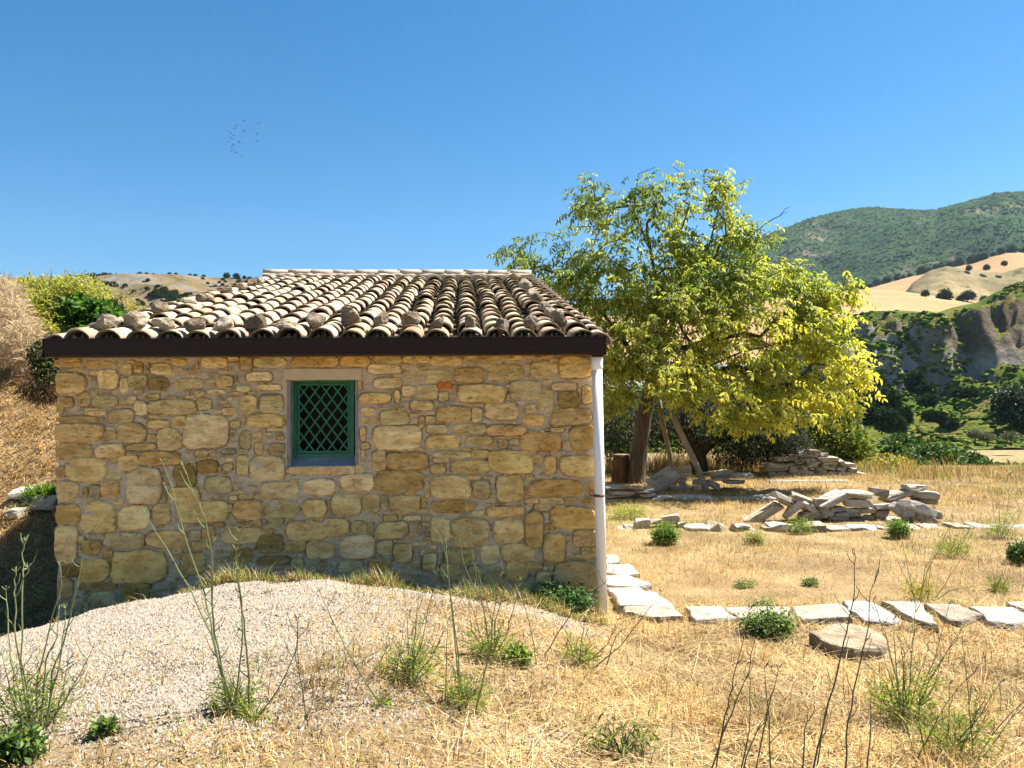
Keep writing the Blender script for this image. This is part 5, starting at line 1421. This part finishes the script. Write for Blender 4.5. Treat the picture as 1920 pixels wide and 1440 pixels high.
# tall dry grass at the far edge of the field
ps = []
for (r0, r1, y0, y1, n, l0, l1, cc) in ((.50, .74, 18.5, 22, 1500, .15, .6, .25), (.12, .40, 21.5, 24, 4200, .2, .65, .15), (.36, .5, 20.8, 23, 900, .12, .35, .3), (.40, .74, 19.5, 24, 2200, .1, .28, .45)):
    y = rng.uniform(y0, y1, n); x = y * rng.uniform(r0, r1, n)
    ps.append(blades(x, y, rng.uniform(l0, l1, n) * (.35 + .9 * S(-.2, .3, fbm(x * .8, y * .8, 141, 3))), .010 + .010 * rng.random(n), rng.uniform(.02, .45, n), colmix(n, cc), curl=.35))
V = np.concatenate([p[0] for p in ps]); off = np.cumsum([0] + [len(p[0]) for p in ps[:-1]])
tag(obj('tall_dry_grass', mesh('tall_dry_grass', V, np.concatenate([p[1] + o for p, o in zip(ps, off)]), np.concatenate([p[2] for p in ps])), M['straw']), 'tall pale dry grass along the far edge of the yard', 'grass', kind='stuff')
# gravel
M['pebble'] = leaf_mat('white_pebbles', trans=0.0, rough=.85, spec=.2)
n = 240000
y = np.sqrt(rng.uniform(2.8 ** 2, 6.45 ** 2, n)); x = y * rng.uniform(-.76, .12, n)
k = rng.random(n) < np.clip(gravel_mask(x, y) * (.45 + .7 * S(-.3, .2, fbm(x * 1.5, y * 1.5, 151, 3))) + .06 * (x < .3), 0, 1); x, y = x[k], y[k]; n = len(x)
rr = .0044 + .007 * rng.random(n) ** 3
ov = np.array([(1, 0, -.3), (-.5, .87, -.3), (-.5, -.87, -.3), (0, 0, .8)], float)
of = np.array([(0, 1, 3), (1, 2, 3), (2, 0, 3)])
V = ov[None] * rr[:, None, None] * (.7 + .7 * rng.random((n, 4, 1))) + rng.normal(size=(n, 4, 3)) * rr[:, None, None] * .28
a = rng.random(n) * 6.28; ca, sa = np.cos(a)[:, None], np.sin(a)[:, None]
V = np.stack([V[:, :, 0] * ca - V[:, :, 1] * sa, V[:, :, 0] * sa + V[:, :, 1] * ca, V[:, :, 2]], -1)
V += np.stack([x, y, gz(x, y) + rr * .3], -1)[:, None, :]
pc = .54 * np.array([1.0, .995, .96]) * np.array([(.52, .455, .38), (.56, .51, .45), (.46, .385, .305), (.34, .27, .20), (.53, .45, .36), (.48, .415, .34)])[rng.integers(0, 6, n)] * (.85 + .25 * rng.random((n, 1)))
F = (of[None] + (np.arange(n) * 4)[:, None, None]).reshape(-1, 3)
tag(obj('gravel', mesh('gravel', V.reshape(-1, 3), F, np.repeat(pc, 4, 0)), M['pebble']), 'heap of small white crushed gravel before the hut wall', 'gravel', kind='stuff')

# wild fennel: long thin stalks and a feathery green foot ------------------------------
M['stem'] = plain('fennel_stem', (.17, .19, .075), .6, .3, var=.25)
M['stem_dark'] = plain('dark_fennel_stem', (.085, .085, .05), .65, .3, var=.25)
Z5, Z6 = (0, 900, 2.667), (600, 900, 2.667)
def fennel(zoom, bpx, stems, label, tuft=1.0, seed=0, mat='stem', r=.0042, group='wild fennel plants', tcol=None, depth=None, heads=True):
    ox, oy, sc = zoom; r_ = random.Random(seed)
    b = ghit(ox + bpx[0] / sc, oy + bpx[1] / sc) if depth is None else P(ox + bpx[0] / sc, oy + bpx[1] / sc, depth)
    if depth is not None: b.z = gz1(b.x, b.y)
    t = empty('fennel_plant', b, 0, label, 'plant', group)
    for st in stems:
        D = b.y + r_.uniform(-.08, .08); lean = r_.uniform(-.12, .12)
        pts = [P(ox + q[0] / sc, oy + q[1] / sc, D + lean * i / max(1, len(st) - 1)) - b for i, q in enumerate(st)]
        g0 = gz1(pts[0].x + b.x, pts[0].y + b.y) - b.z
        if abs(pts[0].z - g0) < .5: pts[0].z = min(pts[0].z, g0 - .01)
        # smooth the polyline
        sm = []
        for i in range(len(pts) - 1):
            for q in (0, .34, .67):
                j = Vector((r_.uniform(-1, 1), r_.uniform(-1, 1), 0)) * .004
                sm.append(pts[i].lerp(pts[i + 1], q) + j)
        sm.append(pts[-1])
        L_ = len(sm)
        rr_ = [r * (1 - .72 * i / (L_ - 1)) for i in range(L_)]
        V, F = tube_vf(sm, rr_, 5)
        # short side shoots at the nodes
        for i in range(2, L_ - 1, 2):
            if r_.random() < .7:
                s_ = r_.choice((-1, 1)); ln_ = r_.uniform(.03, .11); e = sm[i] + Vector((s_ * ln_ * r_.uniform(.3, .8), r_.uniform(-.03, .03), ln_))
                v, f = tube_vf([sm[i], sm[i].lerp(e, .5) + Vector((s_ * .006, 0, -.004)), e], [r * .55, r * .42, r * .28], 4, len(V)); V += v; F += f
        if heads:
            for q in range(4):
                a = r_.uniform(0, 6.28); e = sm[-1] + Vector((math.cos(a) * .018, math.sin(a) * .018, r_.uniform(.012, .03)))
                v, f = tube_vf([sm[-1], e], [r * .3, r * .42], 4, len(V)); V += v; F += f
        obj('stem', mesh('stem', V, F), M[mat], t)
    if tuft:
        cols = tcol or [(.16, .25, .05), (.22, .30, .07), (.11, .19, .04), (.30, .30, .09)]
        e = [(0, 0, .05 * tuft, .13 * tuft, .11 * tuft, .08 * tuft, 1), (.06 * tuft, -.05, .14 * tuft, .10 * tuft, .08 * tuft, .12 * tuft, .4), (-.09 * tuft, 0, .12 * tuft, .08 * tuft, .08 * tuft, .10 * tuft, .25)]
        o = obj('leaf_tuft', leaf_cloud('leaf_tuft', e, int(480 * tuft), .07, .0028, cols, droop=-.35, shell=.9), M['leaf'], t); o['kind'] = 'stuff'
    return t
fennel(Z5, (170, 1240), [[(165, 1240), (110, 900), (110, 560), (118, 450), (115, 365), (130, 305)], [(150, 1240), (80, 800), (75, 590), (70, 510), (80, 460)], [(140, 1240), (55, 900), (40, 700), (30, 555)], [(230, 1250), (265, 960), (320, 820), (365, 610), (400, 440), (440, 300), (470, 245)], [(200, 1230), (230, 900), (285, 780), (295, 650)], [(235, 1240), (330, 1090), (380, 1010), (465, 840)], [(215, 1240), (290, 950), (320, 760), (325, 640)], [(120, 1250), (60, 1080), (10, 880)], [(250, 1260), (300, 1120), (345, 900)], [(115, 450), (140, 440)], [(180, 1240), (190, 1000), (240, 760), (310, 530), (300, 430)], [(150, 1230), (20, 1120), (0, 1080)]], 'wild fennel with a yellow-flowered feathery foot at the gravel heap edge', 1.25, 1, r=.0048)
fennel(Z5, (1165, 1170), [[(1150, 1080), (1060, 780), (960, 570), (900, 455), (820, 320), (725, 165)], [(1155, 1100), (1090, 900), (1050, 700), (1010, 520), (920, 270), (860, 40), (815, -90)], [(1170, 1150), (1080, 850), (1060, 500), (1048, 300), (1020, 180), (945, 0), (915, -70)], [(1250, 1140), (1240, 900), (1220, 700), (1190, 500), (1175, 400), (1200, 262)], [(1170, 1160), (1190, 980), (1215, 760), (1200, 520), (1180, 350)], [(1185, 1160), (1110, 960), (1075, 760), (1060, 560), (1068, 310)]], 'tallest wild fennel standing alone on the white gravel', .75, 2, r=.0055)
fennel(Z5, (1262, 1205), [[(1262, 1205), (1350, 1110), (1430, 970), (1480, 850), (1492, 690)], [(1560, 1330), (1520, 1120), (1492, 920), (1485, 700)]], 'dark arching fennel stalk beside the tall one on the gravel', .2, 3, 'stem_dark', .004)
fennel(Z6, (450, 1010), [[(390, 1135), (450, 960), (500, 850), (540, 650), (580, 470)], [(460, 960), (470, 800), (490, 650), (495, 560)], [(470, 980), (560, 880), (610, 780), (640, 700)], [(440, 960), (440, 760), (425, 580)], [(375, 1060), (390, 920), (415, 740)], [(470, 960), (400, 860), (360, 800)], [(480, 990), (590, 920), (640, 880)], [(465, 970), (480, 820), (520, 700)], [(455, 950), (500, 800), (505, 720)]], 'bushy wild fennel with bright feathery foot in the straw before the heap', 1.1, 4)
fennel(Z6, (720, 1140), [[(715, 1140), (690, 900), (660, 620), (640, 430), (600, 270), (545, 110)], [(770, 1150), (820, 980), (850, 830), (870, 640), (905, 480)], [(720, 1140), (760, 1080), (820, 980)], [(700, 1000), (640, 450), (630, 300), (640, 230)], [(585, 1150), (530, 1060), (500, 990)], [(625, 1100), (630, 900), (640, 700)]], 'slender wild fennel leaning towards the hut window', .8, 5)
fennel(Z6, (850, 905), [[(850, 900), (830, 700), (790, 520), (760, 350), (740, 160), (722, 10), (720, -20)], [(855, 890), (820, 640), (720, 420), (690, 260), (660, 290)], [(865, 900), (880, 700), (940, 480), (910, 440)], [(845, 900), (780, 700), (720, 520)], [(870, 900), (930, 780), (980, 600), (1000, 500)], [(850, 890), (760, 760), (740, 640)], [(1085, 960), (1070, 820), (1030, 650), (990, 510)], [(860, 900), (860, 700), (820, 560), (770, 400)]], 'tall pale-tipped wild fennel standing in front of the hut wall', .95, 6)
fennel(Z6, (310, 1130), [[(310, 1135), (220, 990), (130, 840), (50, 680), (0, 555)]], 'single arching fennel stalk leaning across the gravel heap', .15, 7)
fennel(Z6, (1325, 690), [[(1325, 690), (1340, 560), (1352, 400), (1362, 300)]], 'thin straw-pale stalk with a seed head beside the downpipe', 0, 8, r=.0035)
fennel(Z6, (1300, 920), [[(1100, 915), (1170, 800), (1240, 690), (1310, 590), (1420, 520), (1495, 420)], [(1350, 940), (1500, 830), (1600, 700), (1707, 560)], [(1420, 840), (1480, 780), (1550, 720)], [(1295, 905), (1310, 780), (1330, 690)], [(1275, 900), (1250, 820), (1225, 745)], [(1320, 930), (1440, 820), (1490, 700)]], 'sprawling dark fennel stalks in front of the downpipe foot', .7, 9, 'stem_dark')
fennel(Z7, (260, 1480), [[(240, 1470), (300, 1290), (370, 1110), (440, 950), (470, 750)], [(265, 1480), (320, 1180), (350, 1040), (390, 870), (440, 650)], [(385, 1470), (440, 1250), (445, 1000)], [(460, 1470), (510, 1260), (555, 1070), (585, 945)], [(545, 1470), (540, 1200), (515, 940)], [(390, 1450), (450, 1310), (520, 1180)]], 'dark bare fennel stalks rising in the straw below the round bush', 0, 10, 'stem_dark', .0042)
fennel(Z7, (800, 1500), [[(745, 1490), (800, 1270), (860, 1030), (915, 800), (945, 680), (965, 575), (963, 470), (968, 395), (960, 340)], [(920, 1490), (925, 1280), (960, 1060), (1010, 850), (1040, 720), (1045, 560), (1090, 430)] , [(1030, 1480), (1045, 1250), (1050, 1070)], [(700, 1480), (720, 1250), (735, 1140)], [(760, 1490), (800, 1300), (790, 1290)]], 'two long thick dark stalks standing before the broad brown slab', 0, 11, 'stem_dark', .0046, heads=False)
fennel(Z7, (1210, 1210), [[(1200, 1200), (1120, 1010), (1040, 930), (1000, 880)], [(1210, 1190), (1170, 980), (1130, 800), (1090, 690), (1060, 600)], [(1230, 1190), (1250, 920), (1262, 760), (1275, 620)], [(1260, 1220), (1300, 1060), (1370, 880), (1440, 620)], [(1270, 1210), (1340, 1000), (1430, 850), (1500, 745)], [(1220, 1180), (1180, 1000), (1165, 780), (1160, 700)], [(1230, 1160), (1280, 1000), (1330, 860)], [(1190, 1180), (1090, 1090), (1040, 1020)], [(1200, 1190), (1215, 960), (1195, 800)], [(1245, 1170), (1210, 980), (1215, 860)], [(1220, 1170), (1130, 950), (1100, 860)], [(1255, 1190), (1300, 1120), (1370, 1020), (1400, 900)]], 'dense many-stalked fennel clump beside the broad brown slab', 1.4, 12, r=.0046)
fennel(Z7, (1450, 1400), [[(1260, 1440), (1330, 1290), (1420, 1120), (1560, 960)], [(1560, 1480), (1550, 1240), (1530, 1000), (1505, 815)], [(1100, 1450), (1180, 1320), (1230, 1220)], [(1330, 1440), (1290, 1200), (1290, 1080)], [(1490, 1420), (1500, 1290), (1600, 1170), (1700, 1010)], [(1560, 1350), (1700, 1220), (1850, 1060)], [(1420, 1400), (1440, 1200), (1440, 1020)], [(1470, 1420), (1570, 1210), (1580, 1060)], [(1280, 1350), (1220, 1230), (1180, 1100)], [(1600, 1400), (1720, 1230), (1830, 1080)]], 'dark crossing fennel stalks over a green feathery clump', 1.3, 13, 'stem_dark', .0038)
fennel(Z7, (1290, 600), [[(1270, 600), (1240, 480), (1220, 380), (1200, 290)], [(1290, 590), (1330, 460), (1390, 340), (1450, 210)], [(1360, 600), (1430, 500), (1490, 410), (1535, 350)], [(1330, 590), (1340, 480), (1350, 400)], [(1280, 600), (1210, 470), (1180, 400)], [(1300, 590), (1320, 430), (1380, 370), (1430, 290)], [(1370, 590), (1450, 550), (1620, 520), (1680, 490)]], 'yellowing fennel clump growing just behind the slab edging', .9, 14, tcol=[(.35, .32, .05), (.45, .38, .07), (.22, .25, .05)])
fennel(Z7, (1460, 390), [[(1450, 380), (1440, 260), (1460, 190)], [(1470, 380), (1530, 270), (1560, 180)], [(1460, 385), (1500, 300), (1540, 250)]], 'round feathery green fennel growing alone on the open straw', 1.5, 15, group='wild fennel plants')
fennel(Z7, (1690, 290), [[(1690, 290), (1660, 150), (1650, 60)], [(1700, 290), (1730, 150), (1740, 60)], [(1710, 290), (1790, 180), (1813, 110)], [(1695, 290), (1690, 150), (1680, 70)]], 'pale feathery fennel behind the footing stones', 1.7, 16)
fennel(Z7, (1690, 560), [[(1690, 580), (1640, 480), (1590, 400)], [(1700, 580), (1720, 500), (1690, 440)], [(1740, 590), (1790, 550), (1840, 510)], [(1660, 580), (1700, 470), (1720, 410)]], 'thin sparse fennel stalks at the end of the slab edging', .6, 17)
# flowers
fl = leaf_cloud('flower_head', [(0, 0, .012, .028, .028, .012, 1)], 120, .014, .011, [(.75, .74, .70)], droop=-.6); fl.materials.append(M['straw'])
b = P(63, 1398, ghit(63, 1400).y)
wf = empty('wild_carrot', ghit(66, 1415), 0, 'white lacy wild flower head in the weeds at the heap foot', 'flower')
o = obj('flower_head', fl, None, wf, Vector(b) - wf.location + Vector((0, 0, .03)))
v, f = tube_vf([Vector((0, 0, -.02)), o.location], [.004, .003], 5); obj('stem', mesh('stem', v, f), M['stem'], wf)

# leafy bushes of the yard ------------------------------------------------------------
BG = [(.10, .17, .04), (.15, .23, .06), (.07, .12, .03), (.22, .27, .10)]
def bush(px, py, rx, ry, label, n, ln, wd, cols, depth=None, name='green_bush', stems=8, **kw):
    b = ghit(px, py + ry) if depth is None else None
    d = b.y if depth is None else depth
    return shrub(name, label, 'bush', (px, py + ry), d, [(px, py, rx, ry, 0, rx * d / FPX * .8, 1), (px - rx * .4, py + ry * .25, rx * .55, ry * .7, -.03, rx * d / FPX * .5, .45), (px + rx * .42, py + ry * .2, rx * .5, ry * .75, 0, rx * d / FPX * .5, .45)], n, ln, wd, cols, stems, srad=.004, **{'jitter': .75, **kw})
bush(1440, 1167, 50, 27, 'round small-leaved green bush growing over the slab edging', 3600, .024, .016, BG, shell=.9, mat='leaf')
bush(1430, 1130, 34, 16, 'wispy top shoots of weed behind the round bush', 350, .02, .012, BG, shell=1.2)
bush(1052, 1122, 62, 26, 'dark-leaved clover-like bush in the shade at the wall foot', 3000, .030, .022, [(.05, .12, .03), (.07, .16, .045), (.035, .08, .02)], depth=6.78, shell=.9, mat='leaf')
bush(1246, 1000, 28, 22, 'bright green tuft among the scattered stones by the hut corner', 2600, .035, .014, [(.12, .22, .03), (.17, .27, .05), (.07, .14, .02)], shell=.9, mat='leaf')
bush(1685, 990, 24, 19, 'bright green tuft at the foot of the rubble heap', 2200, .035, .013, [(.14, .24, .05), (.19, .29, .07), (.09, .16, .03)], shell=.9, mat='leaf')
bush(1415, 1008, 22, 16, 'pale green weed tuft in front of the crossing grey slabs', 700, .05, .008, [(.20, .26, .07), (.28, .30, .10)], shell=1.0, mat='leaf')
bush(1500, 985, 30, 18, 'wispy green weeds growing up through the rubble heap', 900, .05, .008, [(.20, .27, .07), (.15, .22, .06)], shell=1.0, mat='leaf')
bush(970, 1228, 28, 22, 'leafy green weed in the straw behind the slender fennel', 600, .035, .016, [(.16, .24, .05), (.22, .28, .06)], shell=1.0, mat='leaf')
bush(1912, 1035, 22, 24, 'dark green bush at the end of the footing stones', 1500, .04, .022, BG, shell=.9)
bush(80, 930, 32, 16, 'bright green tuft on the bank above the white boulder', 2200, .10, .012, [(.10, .20, .03), (.15, .26, .05)], depth=9.9, shell=.9, mat='leaf', up=.5)
bush(1180, 960, 40, 14, 'low pale green grass patch behind the downpipe', 900, .06, .008, [(.24, .30, .06), (.30, .33, .09)], shell=1.0, mat='leaf', stems=0, up=.6)
bush(1395, 1095, 20, 8, 'tiny green weed in the middle of the open straw', 300, .03, .012, BG, stems=3, mat='leaf')
bush(1520, 1090, 16, 9, 'second tiny green weed nearer the fennel in the straw', 300, .03, .012, BG, stems=3, mat='leaf')
bush(30, 1395, 55, 32, 'broad dark-leaved weed patch at the foot of the flowering fennel', 700, .036, .02, [(.08, .15, .03), (.15, .23, .05), (.05, .09, .02)], shell=.9, mat='leaf')
bush(195, 1365, 25, 14, 'small dark-leaved weed rooted in the gravel', 160, .04, .024, BG, stems=4, mat='leaf')
bush(1160, 1375, 90, 40, 'sparse willow-leaved sprouts in the foreground straw', 200, .05, .011, [(.12, .17, .05), (.17, .21, .06)], stems=16, shell=1.1, mat='leaf')
# left bank vegetation -----------------------------------------------------------------
YG = [(.28, .31, .05), (.38, .39, .06), (.18, .23, .04), (.36, .33, .12)]
shrub('bank_shrub', 'yellow-green bushy shrub on the bank top behind the roof corner', 'shrub', (110, 650), 15.0, [(95, 590, 60, 50, 0, .9, 1), (60, 556, 38, 34, .3, .6, .5), (155, 552, 42, 38, .5, .7, .8), (120, 628, 50, 30, -.5, .6, .7), (100, 542, 65, 24, .5, .7, .5)], 12500, .075, .028, YG, 22, mat='leaf', srad=.016)
shrub('fig_bush', 'dark glossy broad-leaved fig bush beside the roof edge', 'shrub', (175, 655), 13.6, [(150, 590, 28, 32, 0, .5, 1), (190, 595, 38, 28, 0, .5, 1), (222, 605, 22, 16, 0, .4, .5), (160, 625, 30, 22, -.2, .4, .6)], 1500, .16, .085, [(.045, .115, .02), (.07, .16, .03), (.03, .07, .012)], 8, mat='leaf')
shrub('bank_shrub', 'sparse pale twiggy shrub between the fig bush and the rocky hill', 'shrub', (240, 655), 16.5, [(245, 595, 32, 32, 0, .7, 1), (225, 560, 25, 25, .4, .5, .4)], 1900, .06, .02, [(.30, .28, .08), (.22, .22, .06), (.36, .30, .14)], 14, mat='leaf')
shrub('dark_ivy', 'dark ivy in deep shade below the gutter end', 'shrub', (88, 720), 9.4, [(86, 668, 18, 30, 0, .3, 1), (92, 695, 16, 26, 0, .3, .6)], 1500, .05, .03, [(.03, .05, .015), (.05, .08, .02), (.08, .07, .03)], 0)
shrub('dry_reeds', 'mass of brownish dry reeds smothering the bank top', 'reeds', (40, 720), 12.6, [(12, 610, 42, 60, .8, .5, 1), (50, 650, 34, 46, .3, .4, .7), (0, 555, 34, 36, 1.2, .5, .6)], 8000, .17, .008, [(.64, .52, .36), (.72, .61, .45), (.54, .42, .28), (.74, .63, .47)], 0, mat='straw', shell=.7, up=.1)
shrub('dead_brush', 'tangle of dead brown brush against the hut corner', 'brush', (85, 760), 10.0, [(82, 722, 30, 28, 0, .35, 1)], 1800, .16, .006, [(.20, .13, .08), (.30, .21, .13), (.12, .08, .05)], 0, mat='straw', shell=.9)
# bare twigs against the sky
tb = P(105, 560, 15.5)
tw = empty('bare_shrub', tb, 0, 'bare pale twigs of a dead shrub against the sky', 'shrub')
V, F = [], []
for k in range(26):
    a = Vector((random.uniform(-.25, .25), random.uniform(-.2, .2), -.35)); e = Vector((random.uniform(-.75, .65), random.uniform(-.3, .3), random.uniform(.25, .72)))
    m_ = a.lerp(e, .5) + Vector((random.uniform(-.08, .08), 0, .05))
    v, f = tube_vf([a, m_, e], [.007, .005, .0025], 4, len(V)); V += v; F += f
    for q in range(2):
        s_ = m_.lerp(e, random.uniform(.1, .7)); v, f = tube_vf([s_, s_ + Vector((random.uniform(-.15, .15), 0, random.uniform(.06, .2)))], [.004, .002], 4, len(V)); V += v; F += f
obj('twigs', mesh('twigs', V, F), plain('grey_twig', (.33, .28, .22), .9), tw)

# ------------------------------------------------------------------ birds
V = [(.10, 0, 0), (.03, .025, .015), (.03, -.025, .015), (.03, 0, -.03), (-.09, .012, 0), (-.09, -.012, 0), (-.16, .03, .0), (-.16, -.03, 0),
     (.03, .02, .012), (-.03, .02, .012), (.02, .11, .05), (-.03, .11, .05), (-.04, .21, .03), (.03, -.02, .012), (-.03, -.02, .012), (.02, -.11, .05), (-.03, -.11, .05), (-.04, -.21, .03)]
F = [(0, 1, 2), (0, 3, 1), (0, 2, 3), (1, 4, 5, 2), (1, 3, 4), (2, 5, 3), (3, 5, 4), (4, 6, 7, 5), (8, 10, 11, 9), (10, 12, 11), (13, 14, 16, 15), (15, 16, 17)]
bme = mesh('bird', V, F); bme.materials.append(plain('dark_plumage', (.03, .035, .045), .7))
bird_px = [(1232, 410), (1270, 482), (1200, 503), (932, 440), (865, 540), (765, 540), (740, 563), (653, 588), (700, 622), (725, 612), (1037, 580), (1140, 612), (1067, 655), (897, 653), (942, 670), (928, 690), (555, 670), (620, 710), (573, 772), (678, 768), (702, 772), (915, 800), (1225, 742), (633, 817), (680, 853), (587, 905), (817, 913), (900, 935), (1055, 922), (1200, 907), (690, 972), (716, 995), (650, 1033), (668, 1040), (665, 1103), (630, 1123), (642, 1185), (745, 1155), (760, 1168), (832, 1213), (880, 1232), (1165, 1188)]
for bx_, by_ in bird_px:
    o = obj('bird', bme, None, None, P(380 + bx_ / 12, 190 + by_ / 12, random.uniform(125, 160)))
    o.rotation_euler = (R(random.uniform(-35, 35)), R(random.uniform(-20, 20)), random.uniform(0, 6.28))
    o.scale = (1.7, 1.7, 1.7)
    tag(o, 'tiny dark bird in the flock wheeling high over the hut', 'bird', 'flock of birds')
o = obj('bird', bme, None, None, P(335, 347, 120)); tag(o, 'single dark bird flying apart below the flock', 'bird', 'flock of birds')
# ------------------------------------------------------------------ haze
hm = bpy.data.materials.new('thin_haze'); hm.use_nodes = True
hn = hm.node_tree
for q in list(hn.nodes):
    if q.type == 'BSDF_PRINCIPLED': hn.nodes.remove(q)
pv = hn.nodes.new('ShaderNodeVolumePrincipled')
pv.inputs['Color'].default_value = (.58, .76, 1.0, 1)
pv.inputs['Density'].default_value = .000038
pv.inputs['Anisotropy'].default_value = .2
hn.links.new(pv.outputs[0], hn.nodes['Material Output'].inputs['Volume'])
hz = obj('haze', boxes('haze', [(-3200, -200, -60, 3200, 3700, 900)]), hm)
tag(hz, 'thin bluish haze filling the valley air', 'haze', kind='stuff')
